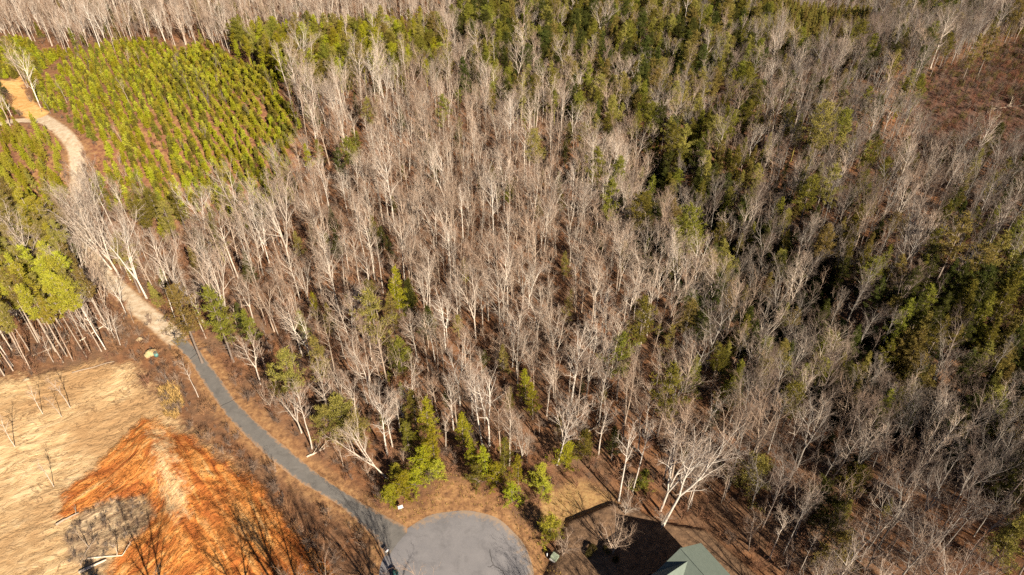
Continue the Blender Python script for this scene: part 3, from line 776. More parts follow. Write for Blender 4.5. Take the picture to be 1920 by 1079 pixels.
HOUSE_C = (25.7, 56.8)
ZONES = dict(road=ROAD_MID)
def blocked(x, y, margin=0.0):
    if sdist(x, y, ROAD_MID) < 4.3 + margin: return True
    if sdist(x, y, TRACK) < 3.0 + margin or sdist(x, y, TRACK_SIDE) < 3.0: return True
    if math.hypot(x - CIRCLE_C[0], y - CIRCLE_C[1]) < CIRCLE_R + 2.5: return True
    for p in (STRAW, CLAY, YARD, FORK):
        if inside(x, y, p) or sdist(x, y, p + [p[0]]) < 1.0 + margin: return True
    return inside(x, y, VERGE)

STAND_LEFT = G([(-400, 480), (100, 470), (150, 500), (185, 560), (230, 650), (200, 676), (130, 690), (60, 704), (0, 714), (-400, 780)])
SCRUB_LEFT = G([(205, 600), (270, 610), (330, 650), (380, 720), (410, 770), (460, 830), (520, 890), (600, 950), (670, 985), (715, 1040), (735, 1100), (600, 1100), (540, 980), (480, 905), (400, 845), (320, 780), (260, 690), (215, 670)])
PINES_TOP_MID = G([(425, 62), (560, 40), (690, 30), (800, 28), (850, 60), (850, 125), (700, 150), (600, 175), (500, 170), (440, 150)], 9.0)
PINES_FAR = G([(840, -40), (1440, -40), (1440, 80), (1300, 110), (1150, 95), (1000, 95), (900, 75), (850, 50)], 9.0)
PINES_FAR_RIGHT = G([(1430, -50), (1640, -50), (1635, 60), (1590, 100), (1500, 100), (1440, 70)], 9.0)
MIXED = G([(870, 75), (1000, 80), (1120, 95), (1280, 70), (1400, 90), (1430, 150), (1400, 250), (1440, 330), (1400, 380), (1330, 350), (1200, 240), (1060, 200), (940, 190), (880, 160)], 9.0)
RAVINE_PINES = G([(1180, 330), (1260, 330), (1370, 420), (1440, 500), (1500, 580), (1460, 600), (1400, 540), (1300, 440), (1200, 390)], 9.0)
DARK_RIGHT = G([(1690, 540), (1780, 480), (1960, 480), (1960, 760), (1800, 740), (1700, 680)], 9.0)
BLUE_GAP = G([(1690, -30), (1800, -40), (1790, 35), (1740, 60), (1690, 40)], 9.0)

bare, poles, pines, brush = [], [], [], []
occupied = [(e['x'], e['y']) for e in exec_pine]
def visible(x, y, h, m=40):
    z = tz(x, y)
    for f in (0.0, 0.6, 1.0):
        px, py, dep = proj(x, y, z + h * f)
        if -m < px < W + m and -m < py < H + m: return True
    return False
cell = 3.2
for gy in np.arange(26, 560, cell):
    half = 0.79 * (gy * cos(PITCH) + CAM_H * sin(PITCH)) + 16
    if gy > 465 and gy > 600: break
    for gx in np.arange(-half if gy < 465 else 60.0, half + 12, cell):
        x, y = gx + rnd.uniform(-.48, .48) * cell, gy + rnd.uniform(-.48, .48) * cell
        if blocked(x, y): continue
        vis = visible(x, y, 18)
        if not vis and not (y > 50 and x > 0 and visible(x - 16, y + 24, 4)): continue   # unseen, yet its shadow falls in view
        if not vis and y < 50: continue
        if y < 60 and -70 < x < 42: continue
        ok = lambda p: inside(x, y, p)
        r = rnd.random()
        if ok(PLANT_MAIN) and r < .035: poles.append((x, y, rnd.uniform(4, 8), C_PALE)); continue
        if ok(PLANT_MAIN) or ok(PLANT_TOP) or ok(PLANT_LEFT) or ok(CLEARCUT): continue
        if ok(PLANT_LOW):
            py_ = proj(x, y, 0)[1]
            if r < 0.85: pines.append((x, y, rnd.choice(['feather', 'feather', 'bush', 'conic']), rnd.uniform(4, 7) + max(0, py_ - 340) * 0.045, rnd.choice((P_YOUNG, P_YOUNG, P_BRIGHT, P_OLIVE))))
            continue
        if ok(STAND_LEFT):
            if r < 0.80: pines.append((x, y, rnd.choice(['tall', 'tall2']), rnd.uniform(17, 23), P_OLIVE if rnd.random() < .5 else P_YOUNG))
            elif r < 0.84: bare.append((x, y, rnd.uniform(15, 20), C_PALE))
            elif r < 0.95: poles.append((x, y, rnd.uniform(6, 10), C_PALE))
            continue
        if ok(SCRUB_LEFT):
            if r < 0.10 and sdist(x, y, ROAD_MID) > 6.5: poles.append((x, y, rnd.uniform(4, 7), C_TAN))
            continue
        if min(((x - a) ** 2 + (y - b) ** 2 for a, b in occupied), default=99) < 5.0: continue
        pf = 0.055 + 0.13 * float(sstep(1150, 1450, proj(x, y, 9.0)[0])) * (proj(x, y, 9.0)[1] < 760)
        if ok(PINES_TOP_MID): pf = 0.66
        elif ok(PINES_FAR): pf = 0.55
        elif ok(PINES_FAR_RIGHT): pf = 0.95
        elif ok(MIXED): pf = 0.38
        elif ok(RAVINE_PINES): pf = 0.42
        elif ok(DARK_RIGHT): pf = 0.5
        elif ok(BLUE_GAP): pf = 0.6
        if r < pf:
            if ok(PINES_FAR_RIGHT): pines.append((x, y, rnd.choice(['feather', 'conic']), rnd.uniform(8, 11), P_OLIVE))
            elif ok(PINES_TOP_MID): pines.append((x, y, rnd.choice(['feather', 'ragged', 'broad']), rnd.uniform(9, 14), rnd.choice([P_MID, P_OLIVE, P_BRIGHT])))
            elif pf > 0.3: pines.append((x, y, rnd.choice(['ragged', 'broad', 'conic', 'feather']), rnd.uniform(10, 16), rnd.choice([P_DARK, P_MID, P_OLIVE])))
            elif pf > 0.085: pines.append((x, y, rnd.choice(['feather', 'ragged', 'broad', 'conic']), rnd.uniform(8, 15), rnd.choice([P_DARK, P_MID, P_OLIVE])))
            else: pines.append((x, y, rnd.choice(['feather', 'ragged', 'bush']), rnd.uniform(5, 11), rnd.choice([P_DARK, P_MID, P_OLIVE])))
            continue
        px, py, _d = proj(x, y, 0)
        if r > (0.70 if px < 1400 else 0.80): continue
        right = sstep(1100, 1500, px)  # tints darken towards the right: shade put into the bark colour
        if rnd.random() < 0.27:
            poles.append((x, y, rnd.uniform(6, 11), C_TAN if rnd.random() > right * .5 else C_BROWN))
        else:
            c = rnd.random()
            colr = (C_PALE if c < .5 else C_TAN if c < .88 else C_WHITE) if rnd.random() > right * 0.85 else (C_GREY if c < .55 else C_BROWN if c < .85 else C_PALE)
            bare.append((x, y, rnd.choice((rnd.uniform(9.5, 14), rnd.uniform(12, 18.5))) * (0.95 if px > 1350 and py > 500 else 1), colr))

# ------------------------------------------------------------------ particular bare trees (base pixel, form, height, colour, turn, tilt towards, label)
special = []
def B(px, py, form, h, colr, lab, tilt=0.0, tdir=0.0):
    x, y = at(px, py); special.append(dict(x=x, y=y, form=form, h=h, col=colr, label=lab, tilt=tilt, tdir=tdir))
B(726, 898, 2, 13.5, C_PALE, 'pale tree with a wide crown leaning out over the road', 0.6, radians(165))
B(1044, 872, 5, 15, C_WHITE, 'white crooked-limbed tree at the woods edge above the lawn', 0.12, radians(20))
B(1160, 940, 3, 19, C_WHITE, 'straight white-stemmed tree at the upper corner of the house yard', 0.03, 0)
B(1186, 922, 3, 17, C_WHITE, 'slim white-stemmed tree just behind the one at the yard corner', 0.06, 0)
B(1238, 958, 2, 20, C_WHITE, 'tall white tree with several stems behind the house roof', 0.12, radians(0))
B(1243, 985, 1, 21, C_WHITE, 'white twin-stemmed tree leaning right beside the house shadow', 0.22, radians(10))
B(918, 836, 1, 18, C_WHITE, 'white twin-stemmed tree at the edge of the bright young pines', 0.05, radians(120))
B(905, 838, 0, 19, C_WHITE, 'straight white tree just left of the white twin-stemmed one', 0.06, radians(150))
B(758, 800, 2, 10, C_WHITE, 'short white wide-crowned tree between olive thicket and bright pines', 0.1, radians(90))
B(585, 842, 6, 14, C_PALE, 'thin pale tree standing close to the roadside with a long shadow', 0.06, radians(140))
B(700, 770, 5, 17, C_PALE, 'pale crooked tree above the short white wide-crowned tree', 0.08, radians(80))
B(275, 560, 2, 21, C_WHITE, 'great white spreading tree where the track leaves the road', 0.1, radians(150))
B(225, 520, 2, 19, C_PALE, 'pale many-stemmed tree overhanging the gravel track', 0.22, radians(160))
B(400, 470, 5, 19, C_WHITE, 'white crooked tree in front of the planted pine block', 0.12, radians(140))
B(455, 440, 1, 20, C_PALE, 'pale forked tree at the corner of the planted pine block', 0.06, radians(120))
B(208, 505, 2, 17, C_PALE, 'pale tree bending over the gravel track above the roadside pines', 0.4, radians(165))
B(196, 478, 1, 17, C_PALE, 'pale forked tree crowding the right edge of the gravel track', 0.3, radians(150))
B(190, 452, 2, 16, C_WHITE, 'white wide tree hiding the narrow middle of the gravel track', 0.25, radians(170))
B(182, 428, 5, 15, C_PALE, 'pale crooked tree below the last visible bend of the track', 0.2, radians(160))
B(172, 545, 2, 15, C_PALE, 'pale wide tree on the near side of the gravel track by the tall pine stand', 0.1, radians(60))
B(160, 515, 5, 15, C_WHITE, 'white crooked tree between the tall pine stand and the gravel track', 0.12, radians(40))
B(146, 440, 2, 14, C_PALE, 'pale wide tree left of the hidden middle of the gravel track', 0.1, radians(80))
B(150, 470, 7, 14, C_TAN, 'tan round-crowned tree between the track and the yellow-green pines', 0.1, radians(120))
B(545, 500, 2, 21, C_PALE, 'pale broad tree beside the fallen tree', 0.05, radians(100))
B(740, 430, 7, 21, C_WHITE, 'tallest pale round-crowned tree in the middle of the woods', 0.02, 0)
B(1240, 992, 2, 5, C_PALE, 'low spreading leafless tree at the edge of the house shadow', 0.0, 0)
B(372, 745, 6, 9, C_PALE, 'thin pale dead tree leaning at the road edge by the grass clump', 0.1, radians(120))
B(198, 655, 0, 14, C_WHITE, 'slim white tree at the corner of the straw slope', 0.08, radians(140))
for px, py, h, t in ((101, 913, 6.0, 1.0), (28, 838, 7, .9), (80, 776, 6.5, 1), (116, 782, 5.5, 1), (132, 765, 7.5, 1.3)):
    x, y = at(px, py); special.append(dict(x=x, y=y, form='pole', h=h, col=C_PALE, label=None, tilt=0.12, tdir=radians(140)))
names = ['lone thin dead stem standing beside the red clay ruts', 'thin dead stem standing lowest on the open straw slope', 'slim dead stem at the middle of the straw slope', 'shortest dead stem on the straw slope', 'leaning dead stem with pale bark at the top of the straw slope']
for s_, nme in zip(special[-5:], names): s_['label'] = nme
for px, py, ph in (('the turning circle', 865, 960), ('the white roadside post', 752, 957), ('the green utility box', 1040, 1048), ('the house', 1300, 1040), ('the yard corner', 1155, 945),
                   ('the road bend', 340, 640), ('the road joint', 426, 756), ('the gravel track', 200, 525), ('the olive thicket', 640, 830), ('the largest broad pine', 1290, 480), ('the tall ragged pine', 1205, 700),
                   ('the flat-topped olive pine', 1295, 650), ('the small round pine', 1350, 710), ('the clear-trunked pine', 1248, 800), ('the small bright evergreen', 1605, 930), ('the pointed olive evergreen', 1715, 690),
                   ('the tall olive pine', 700, 690), ('the tallest bright pine', 815, 880), ('the fallen tree', 620, 450), ('the straw slope', 150, 690), ('the red clay', 480, 905), ('the planted block', 350, 380),
                   ('the white leaning tree', 726, 898), ('the white crooked tree', 1044, 872), ('the ravine bottom', 1500, 640), ('the roadside pines', 370, 660), ('the wide white tree', 275, 560)):
    lm(px, py, ph)

# ------------------------------------------------------------------ labels that single one plant out
ORD = ['nearest', 'second nearest', 'third nearest', 'fourth nearest', 'fifth nearest', 'sixth nearest', 'seventh nearest', 'eighth nearest']
COLWORD = {C_PALE: 'pale grey', C_TAN: 'tan grey', C_BROWN: 'dark brown', C_GREY: 'ash grey', C_WHITE: 'white-barked', P_DARK: 'dark green', P_MID: 'green', P_OLIVE: 'olive green', P_BRIGHT: 'bright green', P_YOUNG: 'yellow-green'}
def give_labels(items, noun):
    buckets = {}
    for it in items:
        if it.get('label'): continue
        best = None
        for ph, lx, ly in LANDMARKS:
            dx, dy = it['x'] - lx, it['y'] - ly; d = math.hypot(dx, dy)
            if best is None or d < best[0]:
                side = ('behind' if dy > 0 else 'in front of') if abs(dy) > abs(dx) else ('right of' if dx > 0 else 'left of')
                best = (d, ph, side)
        buckets.setdefault((it['look'], COLWORD[it['col']], best[2], best[1]), []).append((best[0], id(it), it))
    for (look, cw, side, ph), lst in buckets.items():
        for i, (_d, _i, it) in enumerate(sorted(lst)):
            o = ('' if len(lst) == 1 else ORD[i] if i < len(ORD) else f'{i + 1}th nearest')
            it['label'] = (f'{o} {look} {cw} {noun} {side} {ph}' if o else f'only {look} {cw} {noun} {side} {ph}')

def size_on_screen(x, y, h):
    return h / proj(x, y, tz(x, y))[2]
def framed(x, y, h):
    z = tz(x, y); return any(0 <= q[0] <= W and 0 <= q[1] <= H for q in (proj(x, y, z + h * f) for f in (0.05, 0.3, 0.55, 0.8)))

def plant_tree(it, kind, name, cat, group):
    e = bpy.data.objects.new(name, None); COL.objects.link(e)
    e.empty_display_size = 0.5
    z = tz(it['x'], it['y']); s = it['s']
    e.location = (it['x'], it['y'], z); w = rnd.uniform(0.9, 1.12); e.scale = (s * w, s * w, s)
    tl, td = it.get('tilt', 0.0) or rnd.gauss(0, 0.025), it.get('tdir', rnd.uniform(0, 6.28))
    q = Vector((sin(tl) * cos(td), sin(tl) * sin(td), cos(tl))).to_track_quat('Z', 'Y')
    from mathutils import Quaternion
    e.rotation_euler = (q @ Quaternion((0, 0, 1), it.get('turn', rnd.uniform(0, 6.28)))).to_euler()
    tag(e, it['label'], cat, group)
    for part, me, c in (('trunk', kind.trunk, it.get('barkcol', it['col'])), ('crown', kind.crown, it['col'])):
        o = bpy.data.objects.new(part, me); COL.objects.link(o); o.parent = e; o['tint'] = list(c)
    return e

# bare trees: the 300 that show largest are things, the rest one mass
items = []
for x, y, h, c in bare:
    k = rnd.randrange(len(BARE)); items.append(dict(x=x, y=y, h=h, col=c, form=k, look=BARE[k].look, s=h / BARE[k].h))
items = [i for i in items if min(math.hypot(i['x'] - s_['x'], i['y'] - s_['y']) for s_ in special) > 2.2]
PC = []
for e in exec_pine:
    zz = tz(e['x'], e['y']); a = proj(e['x'], e['y'], zz + e['h'] * (0.75 if e['form'] in ('broad', 'ragged', 'tall', 'tall2') else 0.5)); PC.append((a[0], a[1], F / a[2] * 2.6, e['y']))
def hides(i):
    zz = tz(i['x'], i['y'])
    q = [proj(i['x'], i['y'], zz + i['h'] * f) for f in (0.6, 0.85)]
    return any(i['y'] < py_ + .5 and any(abs(b[0] - ax) < ar and abs(b[1] - ay) < ar * 1.2 for b in q) for ax, ay, ar, py_ in PC)
items = [i for i in items if not hides(i)]
items.sort(key=lambda i: -(size_on_screen(i['x'], i['y'], i['h']) if framed(i['x'], i['y'], i['h']) else 0))
spec = [s_ for s_ in special if s_['form'] != 'pole']
for s_ in spec: s_['s'] = s_['h'] / BARE[s_['form']].h; s_['look'] = BARE[s_['form']].look
near, rest = items[:300 - len(spec)], items[300 - len(spec):]
give_labels(near, 'bare tree')
for it in near + spec: plant_tree(it, BARE[it['form']], 'bare_tree', 'tree', 'leafless trees of the winter woods')
mass('bare_woods', 'leafless grey woods covering the slopes beyond the nearer trees', [k.both for k in BARE], [], [(i['x'], i['y'], i['s'], i['col']) for i in rest])

# saplings
items = []
for x, y, h, c in poles:
    k = rnd.randrange(3); items.append(dict(x=x, y=y, h=h, col=c, form=k, look=POLE[k].look, s=h / POLE[k].h))
items.sort(key=lambda i: -(size_on_screen(i['x'], i['y'], i['h']) if framed(i['x'], i['y'], i['h']) else 0))
spec = [s_ for s_ in special if s_['form'] == 'pole']
for s_ in spec: s_['form'] = 1; s_['s'] = s_['h'] / 11; s_['look'] = 'thin'
near, rest = items[:220], items[220:]
give_labels(near, 'sapling')
for it in near + spec: plant_tree(it, POLE[it['form']], 'sapling', 'sapling', 'thin leafless saplings')
mass('sapling_thicket', 'thin leafless saplings growing under the far woods', [k.both for k in POLE], [C_TAN, C_BROWN], [(i['x'], i['y'], i['s']) for i in rest])

# pines
items = [dict(x=x, y=y, h=h, col=c, form=f, look=PINE[f].look, s=h / PINE[f].h, label=None) for x, y, f, h, c in pines]
for e in exec_pine: e['look'] = PINE[e['form']].look
items.sort(key=lambda i: -(size_on_screen(i['x'], i['y'], i['h']) if framed(i['x'], i['y'], i['h']) else 0))
near, rest = items[:300 - len(exec_pine)], items[300 - len(exec_pine):]
give_labels(near + exec_pine, 'pine')
for it in near + exec_pine:
    it['barkcol'] = C_TAN if it['form'] in ('tall', 'tall2') else C_BROWN
    if it['form'] in ('tall', 'tall2') and rnd.random() < .6: it['barkcol'] = (.40, .335, .27)
    plant_tree(it, PINE[it['form']], 'pine_tree', 'pine', 'evergreen pines among the bare trees')
fi = ['tall', 'tall2', 'broad', 'ragged', 'conic', 'feather', 'bush']
for grp, nm, lb in ((('tall', 'tall2', 'broad', 'ragged'), 'pine_woods', 'evergreen pine woods at the far edge of the view'), (('conic', 'feather', 'bush'), 'evergreen_thicket', 'smaller pointed evergreens filling the far woods')):
    sp = [(i['x'], i['y'], i['h'] / 15.0, i['col']) for i in rest if i['form'] in grp]
    if sp: mass(nm, lb, [PINE[f].both for f in (('broad', 'ragged') if 'broad' in grp else ('conic', 'feather'))], [], sp)

shading = []
for _ in range(3000):
    i = rnd.randrange(0, len(RAVINE) - 1); t = rnd.random(); a, b = RAVINE[i], RAVINE[i + 1]
    x, y = a[0] + (b[0] - a[0]) * t + rnd.gauss(0, 12), a[1] + (b[1] - a[1]) * t + rnd.gauss(0, 12)
    if math.sin(x * .23 + 1) * math.sin(y * .19) > -0.35: shading.append((x, y, rnd.uniform(.3, .8), rnd.choice(((.016, .022, .008), (.024, .03, .01), (.035, .042, .014)))))  # near-black bushes added; their tint stands in for the ravine's shade
mass('ravine_shade_thicket', 'dark evergreen laurel thicket along the ravine bottom', [PINE['bush'].both], [], shading)

# ------------------------------------------------------------------ planted young pines in rows
def rows(poly, ang, gap, step, keep, smin, smax):
    xs = [p[0] for p in poly]; ys = [p[1] for p in poly]; out = []
    cx, cy = sum(xs) / len(xs), sum(ys) / len(ys); R = max(max(xs) - min(xs), max(ys) - min(ys))
    for i, u in enumerate(np.arange(-R, R, gap)):
        wob = rnd.uniform(0, 6)
        for j, v in enumerate(np.arange(-R, R, step)):
            uu = u + 0.35 * sin(v * 0.08 + wob) + rnd.gauss(0, .32); vv = v + rnd.gauss(0, .3)
            x, y = cx + uu * cos(ang) - vv * sin(ang), cy + uu * sin(ang) + vv * cos(ang)
            if rnd.random() > keep: continue
            out.append((x, y, i, rnd.uniform(smin, smax)))
    if not out: return out
    a = np.array([o[:2] for o in out]); d = sd_poly(a[:, 0], a[:, 1], poly); t = seg_dist(a[:, 0], a[:, 1], TRACK)
    patch = np.sin(a[:, 0] * .11 + 2) * np.sin(a[:, 1] * .09) + 0.5 * np.sin(a[:, 0] * .31 + a[:, 1] * .23)
    return [o for o, dd, tt, pp in zip(out, d, t, patch) if dd < -1 + 3.5 * pp and tt > 4 and (pp > -0.75 or rnd.random() < .45)]
block = rows(PLANT_MAIN, radians(33), 2.55, 1.2, 0.94, 0.6, 1.3)
other = rows(PLANT_TOP, radians(15), 2.3, 2.0, 0.9, 0.9, 1.5) + rows(PLANT_LEFT, radians(30), 2.3, 1.5, 0.85, 0.7, 1.2)
block.sort(key=lambda s_: -size_on_screen(s_[0], s_[1], 3.2 * s_[3]) - 0.0)
sel = block[:300]; cnt = {}
rowids = {r: i for i, r in enumerate(sorted({s_[2] for s_ in sel}))}
def nth(n): return f"{n}{'th' if 10 <= n % 100 <= 20 else {1: 'st', 2: 'nd', 3: 'rd'}.get(n % 10, 'th')}"
sel.sort(key=lambda s_: (s_[2], s_[1]))
for x, y, r, s_ in sel:
    cnt[r] = cnt.get(r, 0) + 1
    o = link('young_pine', YOUNG_ME[rnd.randrange(4)], None, (x, y, tz(x, y)), rnd.uniform(0, 6.28))
    o.scale = (s_, s_, s_); o['tint'] = list(rnd.choice((P_BRIGHT, P_MID, P_YOUNG)))
    tag(o, f'{nth(cnt[r])} young pine from the near end of the {nth(rowids[r] + 1)} planted row', 'young pine', 'planted rows of young pines')
mass('young_pine_plantation', 'farther rows of knee-high planted young pines', YOUNG_ME, [P_BRIGHT, P_MID, P_YOUNG], [(x, y, s_) for x, y, r, s_ in block[300:] + other])

# ------------------------------------------------------------------ brush, grass
spots, dense_spots, cut_spots, grass_spots = [], [], [], []
for gy in np.arange(56, 330, 2.9):
    half = 0.78 * (gy * cos(PITCH) + CAM_H * sin(PITCH)) + 3
    for gx in np.arange(-half, half, 2.9):
        x, y = gx + rnd.uniform(-1.4, 1.4), gy + rnd.uniform(-1.4, 1.4)
        if inside(x, y, CLEARCUT):
            for _ in range(4): cut_spots.append((x + rnd.uniform(-1.5, 1.5), y + rnd.uniform(-1.5, 1.5), rnd.uniform(.4, 1.0)))
            continue
        if y > 190 and rnd.random() < 0.5: continue
        if inside(x, y, SCRUB_LEFT):
            if sdist(x, y, ROAD_MID) > 3.6:
                for _ in range(3): dense_spots.append((x + rnd.uniform(-1.3, 1.3), y + rnd.uniform(-1.3, 1.3), rnd.choice((.3, .45, .6, .9))))
            continue
        if blocked(x, y, -0.8): continue
        if inside(x, y, PLANT_MAIN) or inside(x, y, PLANT_TOP) or inside(x, y, PLANT_LEFT) or inside(x, y, PLANT_LOW):
            for _ in range(2): cut_spots.append((x + rnd.uniform(-1.4, 1.4), y + rnd.uniform(-1.4, 1.4), rnd.uniform(.25, .65)))
            continue
        spots.append((x, y, rnd.uniform(.5, 1.25)))
        if y < 150: spots.append((x + rnd.uniform(-1.4, 1.4), y + rnd.uniform(-1.4, 1.4), rnd.uniform(.35, 1.0)))
mass('undergrowth', 'leafless brown undergrowth beneath the trees', SHRUB_ME, [C_BROWN, (0.30, 0.18, 0.115), (0.26, 0.15, 0.10)], spots)
mass('roadside_brush', 'low tangled brown brush between the road and the straw slope', SHRUB_ME[:3], [C_TAN, C_BROWN, (0.34, 0.21, 0.12)], dense_spots)
mass('clearcut_brush', 'low reddish brown regrowth on the cleared and planted ground', SHRUB_ME[:3], [(0.27, 0.14, 0.095), C_BROWN, (0.17, 0.15, 0.06)], cut_spots)
GRASS_AREA = G([(300, 730), (335, 720), (345, 760), (335, 790), (310, 780)])
for _ in range(420):
    x = rnd.uniform(min(p[0] for p in GRASS_AREA), max(p[0] for p in GRASS_AREA)); y = rnd.uniform(min(p[1] for p in GRASS_AREA), max(p[1] for p in GRASS_AREA))
    if inside(x, y, GRASS_AREA): grass_spots.append((x, y, rnd.uniform(.7, 1.5)))
for _ in range(2600):
    x, y = rnd.uniform(-32, 12), rnd.uniform(56, 84)
    if inside(x, y, VERGE) and math.hypot(x - CIRCLE_C[0], y - CIRCLE_C[1]) > CIRCLE_R + .8 and sdist(x, y, ROAD_MID) > 2.9: grass_spots.append((x, y, rnd.uniform(.2, .5)))
debris = []
for _ in range(700):
    x, y = rnd.uniform(-80, -58), rnd.uniform(58, 76)
    if inside(x, y, CHIPS) and rnd.random() < .75: debris.append((x, y, rnd.uniform(.12, .38)))
mass('brush_debris', 'low grey broken brush littering the rough chipped ground', SHRUB_ME[:3], [C_GREY, C_BROWN, (.40, .32, .24)], debris)
mass('dry_grass', 'tan dry grass on the roadside verges', GRASS_ME, [(1.0, 1.0, 1.0)], grass_spots)

# ------------------------------------------------------------------ trees behind the viewpoint whose shadows fall across the road and clay
shade = [(-9, 40, 20, 2), (-13, 42, 21, 5), (-17, 39, 20, 7), (-21, 43, 21, 1), (-25, 40, 22, 2), (-29, 43, 23, 1), (-33, 40, 21, 5), (-47, 41, 22, 1), (-19, 34, 22, 2), (-12, 35, 21, 5),
         (13, 38, 15, 2), (18, 37, 16, 5), (22, 40, 15, 1), (26, 39, 17, 2), (8, 34, 12, 7)]
for x, y, h, k in shade:
    it = dict(x=x, y=y, h=h, s=h / BARE[k].h, col=C_TAN, label=f'leafless tree standing out of frame whose shadow crosses the road')
    e = plant_tree(it, BARE[k], 'bare_tree', 'tree', 'leafless trees casting shadows from out of frame')
for x, y in ((-60, 38), (-58, 42)):
    it = dict(x=x, y=y, h=13, s=13 / PINE['broad'].h, col=P_MID, barkcol=C_BROWN, label='pine standing out of frame whose shadow falls on the straw')
    plant_tree(it, PINE['broad'], 'pine_tree', 'pine', 'pines casting shadows from out of frame')

# ------------------------------------------------------------------ house
def house():
    ux, uy = 0.53, -0.848; nxx, nyy = 0.848, 0.53       # along the ridge towards the viewer, and across to the right
    base = 1.0; rz = 9.0; ez = 6.0; L = 15.0; hw = 5.0
    def pt(s, n_, z): return (HOUSE_C[0] + ux * s + nxx * n_, HOUSE_C[1] + uy * s + nyy * n_, z)
    roofm = N('green_shingle_roof')
    f = roofm.noise(1.2, None, 6, 0.65); br = roofm.n('ShaderNodeTexBrick'); br.inputs['Scale'].default_value = 3.0
    roofm.l(roofm.pos((1, 1, 1.6), math.atan2(uy, ux)), br.inputs['Vector'])
    br.inputs['Color1'].default_value = (0.135, 0.162, 0.135, 1); br.inputs['Color2'].default_value = (0.16, 0.188, 0.155, 1); br.inputs['Mortar'].default_value = (0.11, 0.13, 0.11, 1); br.inputs['Mortar Size'].default_value = 0.02
    c = roofm.mix(roofm.ramp(f, [(0.35, 0.0), (0.7, 0.5)]), br.outputs[0], (0.10, 0.125, 0.105))
    ROOF = roofm.done(c, 0.9, roofm.bump(roofm.noise(14), 0.3, 0.03))
    bm_ = N('red_brick'); b2 = bm_.n('ShaderNodeTexBrick'); b2.inputs['Scale'].default_value = 5.0
    bm_.l(bm_.pos((1, 1, 1)), b2.inputs['Vector']); b2.inputs['Color1'].default_value = (0.24, 0.07, 0.05, 1); b2.inputs['Color2'].default_value = (0.18, 0.05, 0.04, 1); b2.inputs['Mortar'].default_value = (0.35, 0.3, 0.26, 1)
    BRICK = bm_.done(b2.outputs[0], 0.9)
    TRIM = simple('white_trim', (0.72, 0.70, 0.66), 0.6, 0.05); GLASS = simple('window_glass', (0.03, 0.035, 0.04), 0.1, 0.1)
    h = link('brick_house', None, None, (0, 0, 0)); tag(h, 'brick house with green shingle gabled roofs in the yard corner', 'house')
    w = MB(); i = 0.45
    A, Bq, Cq, D = (i, -hw + i), (i, hw - i), (L - i, hw - i), (L - i, -hw + i)
    for (a, b) in ((A, Bq), (Bq, Cq), (Cq, D), (D, A)):
        w.poly([pt(*a, base - 1.2), pt(*b, base - 1.2), pt(*b, ez + .2), pt(*a, ez + .2)])
    for s in (i, L - i): w.poly([pt(s, -hw + i, ez + .2), pt(s, hw - i, ez + .2), pt(s, 0, rz - .22)])
    cs, ch, cl, cz = 2.1 + 3.0, 3.0, 9.5, 8.75                         # cross gable: centre along ridge, half width, reach, ridge height
    cs = 2.1
    cs0, cs1 = cs - 0.0, cs + 0.0
    # cross-gable body
    for (a, b) in (((cs - 2.4, -hw), (cs - 2.4, -cl + .45)), ((cs - 2.4, -cl + .45), (cs + 2.4, -cl + .45)), ((cs + 2.4, -cl + .45), (cs + 2.4, -hw))):
        w.poly([pt(*a, base - 1.2), pt(*b, base - 1.2), pt(*b, 6.2), pt(*a, 6.2)])
    w.poly([pt(cs - 2.4, -cl + .45, 6.2), pt(cs + 2.4, -cl + .45, 6.2), pt(cs, -cl + .45, cz - .25)])
    link('wall', w.data('wall', [BRICK]), h)
    r = MB(); th = 0.16
    def slab(q):
        top = [Vector(p) for p in q]; bot = [p - Vector((0, 0, th)) for p in top]; b = len(r.v)
        r.v.extend(tuple(p) for p in top + bot); n = len(q)
        r.f.append(tuple(range(b, b + n))); r.m.append(0); r.f.append(tuple(range(b + 2 * n - 1, b + n - 1, -1))); r.m.append(0)
        for k in range(n):
            k2 = (k + 1) % n; r.f.append((b + k, b + n + k, b + n + k2, b + k2)); r.m.append(0)
    slab([pt(0, 0, rz), pt(L, 0, rz), pt(L, hw, ez), pt(0, hw, ez)])
    slab([pt(L, 0, rz), pt(0, 0, rz), pt(0, -hw, ez), pt(L, -hw, ez)])
    link('roof', r.data('roof', [ROOF]), h)
    r = MB()
    slope = (rz - ez) / hw; n_in = -(rz - cz) / slope
    e2 = 6.05; nv = -(rz - e2) / slope
    slab([pt(cs, n_in, cz), pt(cs + 2.8, nv, e2), pt(cs + 2.8, -cl, e2), pt(cs, -cl, cz)])
    slab([pt(cs, n_in, cz), pt(cs, -cl, cz), pt(cs - 2.8 + .9, -cl, e2 + .9), pt(cs - 2.8 + .9, nv, e2 + .9)])
    link('gable_roof', r.data('gable_roof', [ROOF]), h)
    # wing with its own ridge, lower and set back
    wz, wc, wl = 8.2, 8.5, 11.0; nv = -(rz - wz) / slope; ev = 6.1; ne = -(rz - ev) / slope
    r = MB()
    slab([pt(wc, nv, wz), pt(wc + 4, ne, ev), pt(wc + 4, -wl, ev), pt(wc, -wl, wz)])
    slab([pt(wc, nv, wz), pt(wc, -wl, wz), pt(wc - 4, -wl, ev), pt(wc - 4, ne, ev)])
    link('wing_roof', r.data('wing_roof', [ROOF]), h)
    w = MB()
    for (a, b) in (((wc - 3.6, -hw), (wc - 3.6, -wl + .4)), ((wc - 3.6, -wl + .4), (wc + 3.6, -wl + .4)), ((wc + 3.6, -wl + .4), (wc + 3.6, -hw))):
        w.poly([pt(*a, base - 1.2), pt(*b, base - 1.2), pt(*b, 6.2), pt(*a, 6.2)])
